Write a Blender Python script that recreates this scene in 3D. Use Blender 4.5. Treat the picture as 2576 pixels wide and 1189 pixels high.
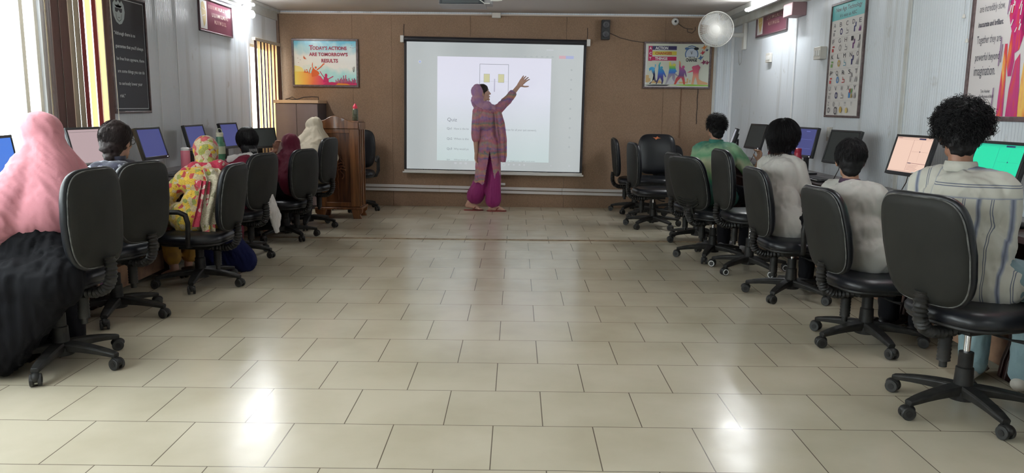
import bpy, bmesh, math, random
import numpy as np
from mathutils import Vector, Matrix, noise
PI = math.pi
random.seed(7)
scn = bpy.context.scene
for o in list(bpy.data.objects): bpy.data.objects.remove(o)
COL = scn.collection

# ------------------------------------------------------------------ camera
CAM_H = 1.3
FPX = 2000.0
roll = math.radians(0.6); pitch = math.atan(327/FPX); yaw = 8.6/FPX
fw = Vector((-math.sin(yaw)*math.cos(pitch), math.cos(yaw)*math.cos(pitch), -math.sin(pitch)))
r0 = Vector((math.cos(yaw), math.sin(yaw), 0)); u0 = r0.cross(fw)
rt = r0*math.cos(roll)+u0*math.sin(roll); up = -r0*math.sin(roll)+u0*math.cos(roll)
cam_data = bpy.data.cameras.new('camera'); cam = bpy.data.objects.new('camera', cam_data); COL.objects.link(cam)
M = Matrix((rt, up, -fw)).transposed().to_4x4(); M.translation = (0, 0, CAM_H)
cam.matrix_world = M
cam_data.sensor_fit = 'HORIZONTAL'; cam_data.sensor_width = 36; cam_data.lens = 36*FPX/2576
cam_data.clip_start = .05; cam_data.clip_end = 200
scn.camera = cam

# ------------------------------------------------------------------ world, exposure
world = bpy.data.worlds.new('world'); scn.world = world; world.use_nodes = True
bg = world.node_tree.nodes['Background']
bg.inputs[0].default_value = (0.93, 0.97, 1.0, 1); bg.inputs[1].default_value = 7.0
scn.view_settings.view_transform = 'Standard'; scn.view_settings.look = 'None'
scn.view_settings.exposure = 0.54; scn.view_settings.gamma = 1.0
scn.view_settings.use_curve_mapping = False
scn.cycles.use_denoising = True
scn.cycles.max_bounces = 6; scn.cycles.diffuse_bounces = 4; scn.cycles.glossy_bounces = 3
scn.cycles.transmission_bounces = 4; scn.cycles.transparent_max_bounces = 6
scn.cycles.sample_clamp_indirect = 6; scn.cycles.caustics_reflective = False; scn.cycles.caustics_refractive = False
TUBE_W = 105.0; ADDED_W = 52.0

# ------------------------------------------------------------------ materials
MATS = {}
def mat(name, color=(.8,.8,.8), rough=.5, metal=0, spec=.5, emit=None, estr=0, bump=None, coat=0, alpha=None, sheen=0, mottle=None, trans=0):
    """bump=(scale, strength[, distance]) noise bump; mottle=(scale, second colour, amount)"""
    if name in MATS: return MATS[name]
    m = bpy.data.materials.new(name); m.use_nodes = True; nt = m.node_tree; b = nt.nodes['Principled BSDF']
    b.inputs['Base Color'].default_value = (*color, 1); b.inputs['Roughness'].default_value = rough
    b.inputs['Metallic'].default_value = metal; b.inputs['Specular IOR Level'].default_value = spec
    b.inputs['Coat Weight'].default_value = coat; b.inputs['Sheen Weight'].default_value = sheen
    b.inputs['Transmission Weight'].default_value = trans
    if emit: b.inputs['Emission Color'].default_value = (*emit, 1); b.inputs['Emission Strength'].default_value = estr
    tc = nt.nodes.new('ShaderNodeTexCoord')
    if mottle:
        n = nt.nodes.new('ShaderNodeTexNoise'); n.inputs['Scale'].default_value = mottle[0]; n.inputs['Detail'].default_value = 5
        r = nt.nodes.new('ShaderNodeValToRGB'); r.color_ramp.elements[0].position = .35; r.color_ramp.elements[1].position = .68
        c2 = mottle[1]; a = mottle[2] if len(mottle) > 2 else 1
        r.color_ramp.elements[0].color = (*color, 1); r.color_ramp.elements[1].color = (*[color[i]*(1-a)+c2[i]*a for i in range(3)], 1)
        nt.links.new(tc.outputs['Object'], n.inputs['Vector']); nt.links.new(n.outputs['Fac'], r.inputs['Fac']); nt.links.new(r.outputs['Color'], b.inputs['Base Color'])
    if bump:
        n = nt.nodes.new('ShaderNodeTexNoise'); n.inputs['Scale'].default_value = bump[0]; n.inputs['Detail'].default_value = 4
        bp = nt.nodes.new('ShaderNodeBump'); bp.inputs['Strength'].default_value = bump[1]; bp.inputs['Distance'].default_value = bump[2] if len(bump) > 2 else .002
        nt.links.new(tc.outputs['Object'], n.inputs['Vector']); nt.links.new(n.outputs['Fac'], bp.inputs['Height']); nt.links.new(bp.outputs['Normal'], b.inputs['Normal'])
    MATS[name] = m
    return m
def nodes(m):
    return m.node_tree, m.node_tree.nodes['Principled BSDF']
def N(nt, kind, **kw):
    n = nt.nodes.new(kind)
    for k, v in kw.items():
        if k in n.inputs: n.inputs[k].default_value = v
        else: setattr(n, k, v)
    return n
def coords(nt, scale=(1,1,1), loc=(0,0,0), rot=(0,0,0)):
    tc = nt.nodes.new('ShaderNodeTexCoord'); mp = nt.nodes.new('ShaderNodeMapping')
    mp.inputs['Scale'].default_value = scale; mp.inputs['Location'].default_value = loc; mp.inputs['Rotation'].default_value = rot
    nt.links.new(tc.outputs['Object'], mp.inputs['Vector']); return mp.outputs['Vector']
def ramp(nt, fac, stops, interp='LINEAR'):
    r = nt.nodes.new('ShaderNodeValToRGB'); r.color_ramp.interpolation = interp
    el = r.color_ramp.elements
    while len(el) > 1: el.remove(el[-1])
    el[0].position = stops[0][0]; el[0].color = (*stops[0][1], 1)
    for p, c in stops[1:]:
        e = el.new(p); e.color = (*c, 1)
    nt.links.new(fac, r.inputs['Fac']); return r.outputs['Color']
def mixc(nt, fac, a, b, mode='MIX'):
    x = nt.nodes.new('ShaderNodeMix'); x.data_type = 'RGBA'; x.blend_type = mode
    for sock, v in ((x.inputs[0], fac), (x.inputs[6], a), (x.inputs[7], b)):
        if hasattr(v, 'is_linked') or isinstance(v, bpy.types.NodeSocket): nt.links.new(v, sock)
        elif isinstance(v, (int, float)): sock.default_value = v
        else: sock.default_value = (*v, 1)
    return x.outputs[2]
def sock(v): return v

# ------------------------------------------------------------------ object helpers
def link(o, parent=None):
    COL.objects.link(o)
    if parent is not None: o.parent = parent
    return o
def props(o, label=None, cat=None, group=None, kind=None):
    if label: o['label'] = label
    if cat: o['category'] = cat
    if group: o['group'] = group
    if kind: o['kind'] = kind
    return o
def thing(name, label, cat, loc=(0,0,0), rotz=0, group=None):
    o = bpy.data.objects.new(name, None); o.empty_display_size = .1; COL.objects.link(o)
    o.location = loc; o.rotation_euler = (0, 0, rotz)
    return props(o, label, cat, group)
def copy_tree(o, parent=None):
    c = o.copy(); COL.objects.link(c)
    if parent is not None: c.parent = parent
    for ch in list(o.children): copy_tree(ch, c)
    return c

class MB:
    """collects shapes and links them as one mesh object"""
    def __init__(s): s.v = []; s.f = []; s.mi = []; s.sm = []; s.T = Matrix.Identity(4)
    def at(s, loc=(0,0,0), rot=None):
        s.T = Matrix.Translation(loc) @ (rot.to_4x4() if rot is not None else Matrix.Identity(4)); return s
    def add(s, vs, fs, mi=0, smooth=False):
        n = len(s.v); s.v += [tuple(s.T @ Vector(v)) for v in vs]
        s.f += [tuple(i+n for i in f) for f in fs]; s.mi += [mi]*len(fs); s.sm += [smooth]*len(fs); return s
    def box(s, lo, hi, mi=0):
        x0,y0,z0 = lo; x1,y1,z1 = hi
        return s.add([(x0,y0,z0),(x1,y0,z0),(x1,y1,z0),(x0,y1,z0),(x0,y0,z1),(x1,y0,z1),(x1,y1,z1),(x0,y1,z1)],
                     [(3,2,1,0),(4,5,6,7),(0,1,5,4),(1,2,6,5),(2,3,7,6),(3,0,4,7)], mi)
    def cbox(s, c, d, mi=0):
        return s.box([c[i]-d[i]/2 for i in range(3)], [c[i]+d[i]/2 for i in range(3)], mi)
    def tube(s, pts, r, seg=10, mi=0, caps=True, flat=1.0, upv=None):
        """tube through points; r may be a list"""
        P = [Vector(p) for p in pts]; n = len(P); R = r if isinstance(r, (list, tuple)) else [r]*n
        vs = []; fs = []; prev = None
        for i, p in enumerate(P):
            t = (P[min(i+1, n-1)]-P[max(i-1, 0)])
            if t.length < 1e-9: t = Vector((0,0,1))
            t.normalize()
            if prev is None:
                a = Vector(upv) if upv else (Vector((0,0,1)) if abs(t.z) < .9 else Vector((1,0,0)))
            else: a = prev
            a = (a - t*a.dot(t));
            if a.length < 1e-6: a = t.orthogonal()
            a.normalize(); b = t.cross(a); prev = a
            for k in range(seg):
                q = 2*PI*k/seg; vs.append(p + (a*math.cos(q)*flat + b*math.sin(q))*R[i])
        for i in range(n-1):
            for k in range(seg):
                k2 = (k+1) % seg; fs.append((i*seg+k, i*seg+k2, (i+1)*seg+k2, (i+1)*seg+k))
        s.add(vs, fs, mi, True)
        if caps:
            m = len(s.v)-len(vs)
            s.f += [tuple(m+k for k in reversed(range(seg))), tuple(m+(n-1)*seg+k for k in range(seg))]; s.mi += [mi, mi]; s.sm += [False, False]
        return s
    def cyl(s, c, r, h, axis='z', seg=20, mi=0, r2=None):
        a = {'x': Vector((1,0,0)), 'y': Vector((0,1,0)), 'z': Vector((0,0,1))}[axis] if isinstance(axis, str) else Vector(axis).normalized()
        c = Vector(c); return s.tube([c-a*h/2, c+a*h/2], [r, r if r2 is None else r2], seg, mi)
    def lathe(s, prof, seg=24, c=(0,0,0), mi=0):
        vs = []; fs = []; n = len(prof)
        for r, z in prof:
            for k in range(seg):
                q = 2*PI*k/seg; vs.append((c[0]+r*math.cos(q), c[1]+r*math.sin(q), c[2]+z))
        for i in range(n-1):
            for k in range(seg):
                k2 = (k+1) % seg; fs.append((i*seg+k, i*seg+k2, (i+1)*seg+k2, (i+1)*seg+k))
        fs += [tuple(reversed(range(seg))), tuple((n-1)*seg+k for k in range(seg))]
        return s.add(vs, fs, mi, True)
    def ell(s, c, r, seg=16, rings=10, mi=0, R=None):
        vs = []; fs = []
        if isinstance(r, (int, float)): r = (r, r, r)
        for i in range(rings+1):
            a = -PI/2+PI*i/rings
            for k in range(seg):
                q = 2*PI*k/seg; p = Vector((r[0]*math.cos(a)*math.cos(q), r[1]*math.cos(a)*math.sin(q), r[2]*math.sin(a)))
                if R is not None: p = R @ p
                vs.append(Vector(c)+p)
        for i in range(rings):
            for k in range(seg):
                k2 = (k+1) % seg; fs.append((i*seg+k, i*seg+k2, (i+1)*seg+k2, (i+1)*seg+k))
        return s.add(vs, fs, mi, True)
    def cap(s, p0, p1, r0, r1, seg=14, flat=1.0, nrm=(0,1,0)):
        """tapered capsule; flat scales the section along nrm"""
        p0 = Vector(p0); p1 = Vector(p1); t = p1-p0; L = t.length; t = t.normalized() if L > 1e-6 else Vector((0,0,1))
        a = Vector(nrm); a = a-t*a.dot(t)
        if a.length < 1e-4: a = t.orthogonal()
        a.normalize(); b = t.cross(a); vs = []; fs = []; rings = []
        for k in range(5): q = -PI/2+PI/2*k/4*.98+.02; rings.append((p0, r0*math.cos(q), r0*math.sin(q)))
        for k in range(5): q = PI/2*k/4*.98; rings.append((p1, r1*math.cos(q), r1*math.sin(q)))
        for c, rr, o in rings:
            for k in range(seg):
                q = 2*PI*k/seg; vs.append(c+t*o+(a*math.cos(q)*flat+b*math.sin(q))*rr)
        n = len(rings)
        for i in range(n-1):
            for k in range(seg):
                k2 = (k+1) % seg; fs.append((i*seg+k, i*seg+k2, (i+1)*seg+k2, (i+1)*seg+k))
        fs += [tuple(reversed(range(seg))), tuple((n-1)*seg+k for k in range(seg))]
        return s.add(vs, fs, 0, True)
    def poly(s, pts, mi=0): return s.add(pts, [tuple(range(len(pts)))], mi)
    def prism(s, outline, axis, a0, a1, mi=0):
        """extrude a 2-D outline along axis; outline gives the other two coordinates in order"""
        def P(p, a):
            return {'x': (a, p[0], p[1]), 'y': (p[0], a, p[1]), 'z': (p[0], p[1], a)}[axis]
        n = len(outline); vs = [P(p, a0) for p in outline]+[P(p, a1) for p in outline]
        fs = [tuple(range(n)), tuple(reversed(range(n, 2*n)))]+[(i, i+n, (i+1) % n+n, (i+1) % n) for i in range(n)]
        return s.add(vs, fs, mi)
    def build(s, name, mats, parent=None, bevel=0, angle=40, seg=2, recalc=True):
        me = bpy.data.meshes.new(name); me.from_pydata(s.v, [], s.f)
        for m in (mats if isinstance(mats, (list, tuple)) else [mats]): me.materials.append(m)
        me.polygons.foreach_set('material_index', s.mi); me.polygons.foreach_set('use_smooth', s.sm)
        if recalc:
            bm = bmesh.new(); bm.from_mesh(me); bmesh.ops.recalc_face_normals(bm, faces=bm.faces[:]); bm.to_mesh(me); bm.free()
        me.set_sharp_from_angle(angle=math.radians(angle))
        me.update(); o = bpy.data.objects.new(name, me); link(o, parent)
        if bevel:
            b = o.modifiers.new('bevel', 'BEVEL'); b.width = bevel; b.segments = seg; b.limit_method = 'ANGLE'; b.angle_limit = math.radians(50); b.harden_normals = False
        return o

def struct(o): o['kind'] = 'structure'; return o

# text turned into mesh data, placed on a plane (origin, u, v)
_txt = {}
def text_geo(string, bold=0.0, align='LEFT', shear=0):
    key = (string, bold, align, shear)
    if key in _txt: return _txt[key]
    c = bpy.data.curves.new('t', 'FONT'); c.body = string; c.size = 1; c.offset = bold; c.align_x = align; c.resolution_u = 2; c.shear = shear; c.fill_mode = 'FRONT' if hasattr(c, 'fill_mode') else c.fill_mode
    c.dimensions = '2D'
    o = bpy.data.objects.new('t', c); COL.objects.link(o)
    dg = bpy.context.evaluated_depsgraph_get(); me = bpy.data.meshes.new_from_object(o.evaluated_get(dg))
    vs = [tuple(v.co) for v in me.vertices]; fs = [tuple(p.vertices) for p in me.polygons]
    bpy.data.objects.remove(o); bpy.data.curves.remove(c); bpy.data.meshes.remove(me)
    _txt[key] = (vs, fs); return vs, fs
class Plane2:
    """flat artwork on a plane: O origin (lower left), U, V unit vectors, Nn outward normal"""
    def __init__(s, O, U, V, W, H):
        s.O = Vector(O); s.U = Vector(U).normalized(); s.V = Vector(V).normalized(); s.N = s.U.cross(s.V); s.W = W; s.H = H; s.mb = MB(); s.mats = []; s.lay = 0
    def mi(s, m):
        if m not in s.mats: s.mats.append(m)
        return s.mats.index(m)
    def P(s, x, y, d): return s.O+s.U*(x*s.W)+s.V*(y*s.H)+s.N*d
    def poly(s, pts, m, d=None):
        if d is None: s.lay += .00012; d = s.lay
        s.mb.add([s.P(x, y, d) for x, y in pts], [tuple(range(len(pts)))], s.mi(m)); return s
    def rect(s, x0, y0, x1, y1, m, d=None): return s.poly([(x0,y0),(x1,y0),(x1,y1),(x0,y1)], m, d)
    def disc(s, x, y, r, m, d=None, n=20, ry=None, r_in=0):
        ry = ry if ry else r*s.W/s.H
        if not r_in: return s.poly([(x+r*math.cos(2*PI*k/n), y+ry*math.sin(2*PI*k/n)) for k in range(n)], m, d)
        if d is None: s.lay += .00012; d = s.lay
        q = r_in/r; vs = []; fs = []
        for k in range(n):
            a = 2*PI*k/n; vs.append(s.P(x+r*math.cos(a), y+ry*math.sin(a), d)); vs.append(s.P(x+q*r*math.cos(a), y+q*ry*math.sin(a), d))
        for k in range(n): k2 = (k+1) % n; fs.append((2*k, 2*k2, 2*k2+1, 2*k+1))
        s.mb.add(vs, fs, s.mi(m)); return s
    def line(s, pts, w, m, d=None):
        """stroke of width w (fraction of W)"""
        if d is None: s.lay += .00012; d = s.lay
        for (x0,y0),(x1,y1) in zip(pts[:-1], pts[1:]):
            dx = (x1-x0)*s.W; dy = (y1-y0)*s.H; L = math.hypot(dx, dy) or 1; nx = -dy/L*w/2; ny = dx/L*w/2*s.W/s.H
            s.poly([(x0-nx,y0-ny),(x1-nx,y1-ny),(x1+nx,y1+ny),(x0+nx,y0+ny)], m, d)
        return s
    def text(s, string, x, y, h, m, w=None, bold=0.0, align='LEFT', d=None, shear=0, rot=0):
        """text with cap height h (fraction of H); w squeezes it to that total width (fraction of W)"""
        if d is None: s.lay += .00012; d = s.lay
        vs, fs = text_geo(string, bold, 'LEFT', shear)
        if not vs: return s
        xs = [v[0] for v in vs]; x0 = min(xs); x1 = max(xs); hh = h*s.H/.70
        sx = (w*s.W/(x1-x0)) if w else hh
        off = {'LEFT': 0, 'CENTER': -(x1-x0)/2*sx, 'RIGHT': -(x1-x0)*sx}[align]
        O2 = s.P(x, y, d); ca, sa = math.cos(rot), math.sin(rot)
        out = []
        for v in vs:
            a = (v[0]-x0)*sx+off; b = v[1]*hh; out.append(O2+s.U*(a*ca-b*sa)+s.V*(a*sa+b*ca))
        s.mb.add(out, fs, s.mi(m)); return s
    def build(s, name, parent=None): return s.mb.build(name, s.mats, parent, recalc=False)

def blob(name, mb, m, parent=None, vox=.01, smooth=5, disp=None, cut=None):
    """union of closed shapes -> one skin (voxel remesh), smoothed, folded by disp(co, no) -> offset"""
    me = bpy.data.meshes.new('b'); me.from_pydata(mb.v, [], mb.f); o = bpy.data.objects.new('b', me); COL.objects.link(o)
    r = o.modifiers.new('r', 'REMESH'); r.mode = 'VOXEL'; r.voxel_size = vox; r.adaptivity = 0
    if smooth: q = o.modifiers.new('s', 'SMOOTH'); q.factor = .5; q.iterations = smooth
    dg = bpy.context.evaluated_depsgraph_get(); dg.update(); out = bpy.data.meshes.new_from_object(o.evaluated_get(dg))
    bpy.data.objects.remove(o); bpy.data.meshes.remove(me)
    if cut is not None:
        bm = bmesh.new(); bm.from_mesh(out)
        bmesh.ops.delete(bm, geom=[f for f in bm.faces if cut(f.calc_center_median())], context='FACES'); bm.to_mesh(out); bm.free()
    if disp:
        n = len(out.vertices); co = np.empty(n*3); out.vertices.foreach_get('co', co); no = np.empty(n*3)
        out.vertices.foreach_get('normal', no); co = co.reshape(-1, 3); no = no.reshape(-1, 3)
        d = np.array([disp(Vector(c), Vector(k)) for c, k in zip(co, no)]); co = co+no*d[:, None]
        out.vertices.foreach_set('co', co.ravel())
    out.polygons.foreach_set('use_smooth', [True]*len(out.polygons)); out.materials.clear(); out.materials.append(m); out.name = name; out.update()
    ob = bpy.data.objects.new(name, out); return link(ob, parent)
def folds(amp=.008, sx=9, sz=2.2, seed=0, tilt=0.0):
    """soft cloth folds, long along z (or along a tilted direction)"""
    ct, st = math.cos(tilt), math.sin(tilt)
    def f(c, n):
        a = c.x*ct+c.z*st; b = -c.x*st+c.z*ct
        w = noise.noise(Vector((a*sx+seed, c.y*sx+seed*.7, b*sz)))
        w2 = noise.noise(Vector((a*sx*2.3, c.y*sx*2.3+seed, b*sz*2.1)))
        w3 = noise.noise(Vector((a*sx*4.1+3, c.y*sx*4.1+seed, b*sz*3.5)))
        w = 1-2*abs(w); return amp*(w*.6+(1-2.4*abs(w2))*.55+(1-2.4*abs(w3))*.22-.5)
    return f
# ------------------------------------------------------------------ room shell
XL, XR, YB, YF, ZC = -3.05, 2.75, 10.37, -3.4, 2.465
def floor_mat():
    m = mat('floor_tile', rough=.14); nt, b = nodes(m)
    v = coords(nt, loc=(.0+.41*.24-.015, -3.111+.4045*20, 0))
    br = N(nt, 'ShaderNodeTexBrick', offset=.5, offset_frequency=2, squash=1.0)
    for k, val in (('Scale', 1.0), ('Mortar Size', .0022), ('Mortar Smooth', .1), ('Brick Width', .41), ('Row Height', .4045), ('Bias', 0.0)): br.inputs[k].default_value = val
    br.inputs['Color1'].default_value = (.56, .508, .395, 1); br.inputs['Color2'].default_value = (.595, .54, .425, 1); br.inputs['Mortar'].default_value = (.16, .13, .10, 1)
    nt.links.new(v, br.inputs['Vector'])
    n = N(nt, 'ShaderNodeTexNoise', Scale=2.2, Detail=6.0); nt.links.new(v, n.inputs['Vector'])
    dirt = ramp(nt, n.outputs['Fac'], [(.3, (.86,.85,.82)), (.6, (1,1,1))])
    c = mixc(nt, 1.0, br.outputs['Color'], dirt, 'MULTIPLY'); nt.links.new(c, b.inputs['Base Color'])
    n2 = N(nt, 'ShaderNodeTexNoise', Scale=5.0, Detail=4.0); nt.links.new(v, n2.inputs['Vector'])
    rr = N(nt, 'ShaderNodeMapRange'); rr.inputs['To Min'].default_value = .13; rr.inputs['To Max'].default_value = .30
    nt.links.new(n2.outputs['Fac'], rr.inputs['Value']); nt.links.new(rr.outputs[0], b.inputs['Roughness'])
    bp = N(nt, 'ShaderNodeBump', Strength=.5, Distance=.002, invert=True); nt.links.new(br.outputs['Fac'], bp.inputs['Height'])
    n3 = N(nt, 'ShaderNodeTexNoise', Scale=9.0, Detail=2.0); nt.links.new(v, n3.inputs['Vector'])
    bp2 = N(nt, 'ShaderNodeBump', Strength=.12, Distance=.004); nt.links.new(n3.outputs['Fac'], bp2.inputs['Height']); nt.links.new(bp.outputs['Normal'], bp2.inputs['Normal'])
    nt.links.new(bp2.outputs['Normal'], b.inputs['Normal']); b.inputs['Specular IOR Level'].default_value = .5
    return m
def ribbed(name, axis, base, pitch=.03):
    """white plastic wall panels: fine vertical ribs, a little streaky dirt"""
    m = mat(name, base, rough=.32); nt, b = nodes(m)
    tc = N(nt, 'ShaderNodeTexCoord'); sx = N(nt, 'ShaderNodeSeparateXYZ'); nt.links.new(tc.outputs['Object'], sx.inputs[0])
    mm = N(nt, 'ShaderNodeMath', operation='MULTIPLY'); mm.inputs[1].default_value = 1/pitch; nt.links.new(sx.outputs[axis], mm.inputs[0])
    fr = N(nt, 'ShaderNodeMath', operation='FRACT'); nt.links.new(mm.outputs[0], fr.inputs[0])
    rib = ramp(nt, fr.outputs[0], [(0, (0,0,0)), (.12, (1,1,1)), (.88, (1,1,1)), (1, (0,0,0))])
    v = coords(nt, scale=(3, 3, .25)); n = N(nt, 'ShaderNodeTexNoise', Scale=2.0, Detail=6.0); nt.links.new(v, n.inputs['Vector'])
    dirt = ramp(nt, n.outputs['Fac'], [(.28, (.72,.70,.66)), (.46, (1,1,1))])
    v2 = coords(nt, scale=(1,1,1)); n2 = N(nt, 'ShaderNodeTexNoise', Scale=7.0, Detail=8.0); nt.links.new(v2, n2.inputs['Vector'])
    spots = ramp(nt, n2.outputs['Fac'], [(.25, (.7,.66,.6)), (.33, (1,1,1))])
    c = mixc(nt, 1.0, base, dirt, 'MULTIPLY'); c = mixc(nt, .7, c, spots, 'MULTIPLY')
    groove = ramp(nt, fr.outputs[0], [(0, (.80,.81,.84)), (.10, (1,1,1)), (.9, (1,1,1)), (1, (.80,.81,.84))])
    c = mixc(nt, 1.0, c, groove, 'MULTIPLY'); nt.links.new(c, b.inputs['Base Color'])
    bp = N(nt, 'ShaderNodeBump', Strength=.6, Distance=.003); nt.links.new(rib, bp.inputs['Height']); nt.links.new(bp.outputs['Normal'], b.inputs['Normal'])
    return m
WALLC = (.72, .76, .80)
m_wallY = ribbed('pvc_panel_side', 1, WALLC); m_wallX = ribbed('pvc_panel_end', 0, WALLC)
m_trim = mat('pvc_trim', (.78,.79,.80), .35)
m_dtrim = mat('pvc_trim_dull', (.55,.56,.54), .4, mottle=(6, (.42,.40,.34), .6))
m_ceil = mat('ceiling_panel', (.50,.46,.43), .55, bump=(14, .15))
mb = MB(); mb.box((XL-.1, YF-.1, -.08), (XR+.1, YB+.1, 0)); struct(mb.build('floor', floor_mat()))
mb = MB(); mb.box((XL-.1, YF-.1, ZC), (XR+.1, YB+.1, ZC+.08)); struct(mb.build('ceiling', m_ceil))
# left wall with its window openings
W1 = [(1.6, 5.22, .82, 2.30), (5.60, 5.95, .82, 2.30)]; W2 = (9.27, 10.24, .82, 1.98)
mb = MB()
def wall_y(mb, x0, x1, y0, y1, holes):
    ys = y0
    for (a, b_, z0, z1) in holes:
        mb.box((x0, ys, 0), (x1, a, ZC)); mb.box((x0, a, 0), (x1, b_, z0)); mb.box((x0, a, z1), (x1, b_, ZC)); ys = b_
    mb.box((x0, ys, 0), (x1, y1, ZC))
wall_y(mb, XL-.08, XL, YF, YB, [(-2.6, .9, .82, 2.30)]+W1+[W2]); struct(mb.build('wall_left', m_wallY))
mb = MB(); mb.box((XR, YF, 0), (XR+.08, YB, ZC)); struct(mb.build('wall_right', m_wallY))
mb = MB(); mb.box((XL-.08, YF-.08, 0), (XR+.08, YF, ZC)); struct(mb.build('wall_front', m_wallX))
mb = MB(); mb.box((XL-.08, YB, 0), (XR+.08, YB+.08, ZC)); struct(mb.build('wall_back', m_wallX))
# brown cloth panelling over the back wall, in seamed lengths
def cloth_wall():
    m = mat('brown_wall_cloth', (.215,.135,.085), .92); nt, b = nodes(m)
    v = coords(nt, scale=(1,1,1)); n = N(nt, 'ShaderNodeTexNoise', Scale=1.4, Detail=5.0); nt.links.new(v, n.inputs['Vector'])
    c = ramp(nt, n.outputs['Fac'], [(.3, (.25,.16,.10)), (.7, (.315,.21,.14))])
    v2 = coords(nt, scale=(160, 160, 60)); n2 = N(nt, 'ShaderNodeTexNoise', Scale=1.0, Detail=2.0); nt.links.new(v2, n2.inputs['Vector'])
    g = ramp(nt, n2.outputs['Fac'], [(.3, (.8,.8,.8)), (.7, (1.1,1.1,1.1))]); c = mixc(nt, 1.0, c, g, 'MULTIPLY'); nt.links.new(c, b.inputs['Base Color'])
    v3 = coords(nt, scale=(2.5, 2.5, .8)); n3 = N(nt, 'ShaderNodeTexNoise', Scale=1.5, Detail=3.0); nt.links.new(v3, n3.inputs['Vector'])
    bp = N(nt, 'ShaderNodeBump', Strength=.5, Distance=.03); nt.links.new(n3.outputs['Fac'], bp.inputs['Height']); nt.links.new(bp.outputs['Normal'], b.inputs['Normal'])
    return m
m_cloth = cloth_wall()
seams = [XL+.005, -2.10, -1.60, -.60, .62, 1.87, 2.50]
mb = MB()
for a, b_ in zip(seams[:-1], seams[1:]): mb.box((a+.0009, YB-.022, 0), (b_-.0009, YB-.001, 2.425))
o = mb.build('wall_back_cloth', m_cloth, bevel=.002); struct(o); o.name = 'trim_1'
mb = MB(); mb.box((XL+.03, YB-.035, 2.427), (2.52, YB-.001, 2.442)); struct(mb.build('trim_2', mat('bead_pale', (.62,.52,.44), .5)))
mb = MB(); mb.box((XL+.001, YF, 2.335), (XL+.02, YB-.03, 2.445)); mb.box((XL+.001, YF, 2.43), (XL+.05, YB-.03, ZC-.001)); struct(mb.build('trim_3', m_dtrim, bevel=.003))
mb = MB(); mb.box((2.555, YF, 2.40), (XR-.001, YB-.001, ZC-.001)); mb.box((2.70, YF, 2.31), (XR-.001, YB-.001, 2.40)); struct(mb.build('trim_4', m_dtrim, bevel=.003))
k = 5
for x, y, w in ((XR, 8.06, .03), (XR, 5.76, .05), (XR, 3.6, .05), (XL, 9.19, .03), (XL, 7.28, .012), (XL, 6.90, .010)):
    mb = MB(); s = -1 if x > 0 else 1; t_ = .012 if w > .02 else .004
    mb.box((min(x+s*.001, x+s*t_), y-w/2, 0), (max(x+s*.001, x+s*t_), y+w/2, 2.31)); struct(mb.build('trim_%d' % k, m_trim if w < .04 else m_dtrim, bevel=.002)); k += 1
mb = MB(); mb.box((XR-.035, YB-.035, 0), (XR-.001, YB-.001, 2.31)); struct(mb.build('trim_%d' % k, m_trim, bevel=.004)); k += 1
mb = MB(); mb.box((2.495, YB-.03, 0), (2.53, YB-.001, 2.425)); struct(mb.build('trim_%d' % k, m_dtrim, bevel=.003)); k += 1
mb = MB(); mb.box((XL+.001, YB-.06, 0), (XL+.03, YB-.024, 2.42)); struct(mb.build('trim_%d' % k, mat('cloth_edge', (.18,.12,.09), .8), bevel=.004)); k += 1
# threshold strip across the floor
m_brass = mat('strip_brown', (.20,.13,.08), .45, mottle=(20, (.36,.27,.17), 1))
mb = MB(); mb.box((-2.9, 7.715, 0), (2.6, 7.727, .006)); mb.box((-2.9, 7.745, 0), (2.6, 7.757, .006)); mb.box((-2.9, 7.727, 0), (2.6, 7.745, .0025)); struct(mb.build('trim_%d' % k, m_brass)); k += 1

# windows: frames, glass, sills
m_al = mat('window_aluminium', (.62,.60,.56), .4, metal=.2)
m_glass = bpy.data.materials.new('window_glass'); m_glass.use_nodes = True
nt = m_glass.node_tree; nt.nodes.clear(); out = nt.nodes.new('ShaderNodeOutputMaterial'); tr = nt.nodes.new('ShaderNodeBsdfTransparent'); gl = nt.nodes.new('ShaderNodeBsdfGlossy')
tr.inputs[0].default_value = (.94,.97,.96,1); gl.inputs['Roughness'].default_value = .03; mx = nt.nodes.new('ShaderNodeMixShader')
mx.inputs[0].default_value = .05; nt.links.new(tr.outputs[0], mx.inputs[1]); nt.links.new(gl.outputs[0], mx.inputs[2]); nt.links.new(mx.outputs[0], out.inputs[0])
def window(n, openings, mullions):
    mb = MB(); g = MB(); t = .035
    for (a, b_, z0, z1) in openings:
        mb.box((XL-.07, a, z0), (XL-.02, a+t, z1)); mb.box((XL-.07, b_-t, z0), (XL-.02, b_, z1))
        mb.box((XL-.07, a, z0), (XL-.02, b_, z0+t)); mb.box((XL-.07, a, z1-t), (XL-.02, b_, z1))
        g.box((XL-.05, a+t*.8, z0+t*.8), (XL-.045, b_-t*.8, z1-t*.8))
    for y in mullions:
        a, b_, z0, z1 = [q for q in openings if q[0] < y < q[1]][0]; mb.box((XL-.065, y-.02, z0), (XL-.025, y+.02, z1))
    w = struct(mb.build('window_%d' % n, m_al, bevel=.002)); gp = g.build('pane', m_glass, w)
    s = MB()
    for (a, b_, z0, z1) in openings: s.box((XL-.02, a-.03, z0-.03), (XL+.03, b_+.03, z0-.001))
    s.build('sill', m_trim, w, bevel=.003)
window(1, W1, (2.5, 3.4, 4.3, 5.06)); window(2, [W2], (9.75,)); window(3, [(-2.6, .9, .82, 2.30)], (-1.4, -.3))  # third window is unseen, put in to let more light in

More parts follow.
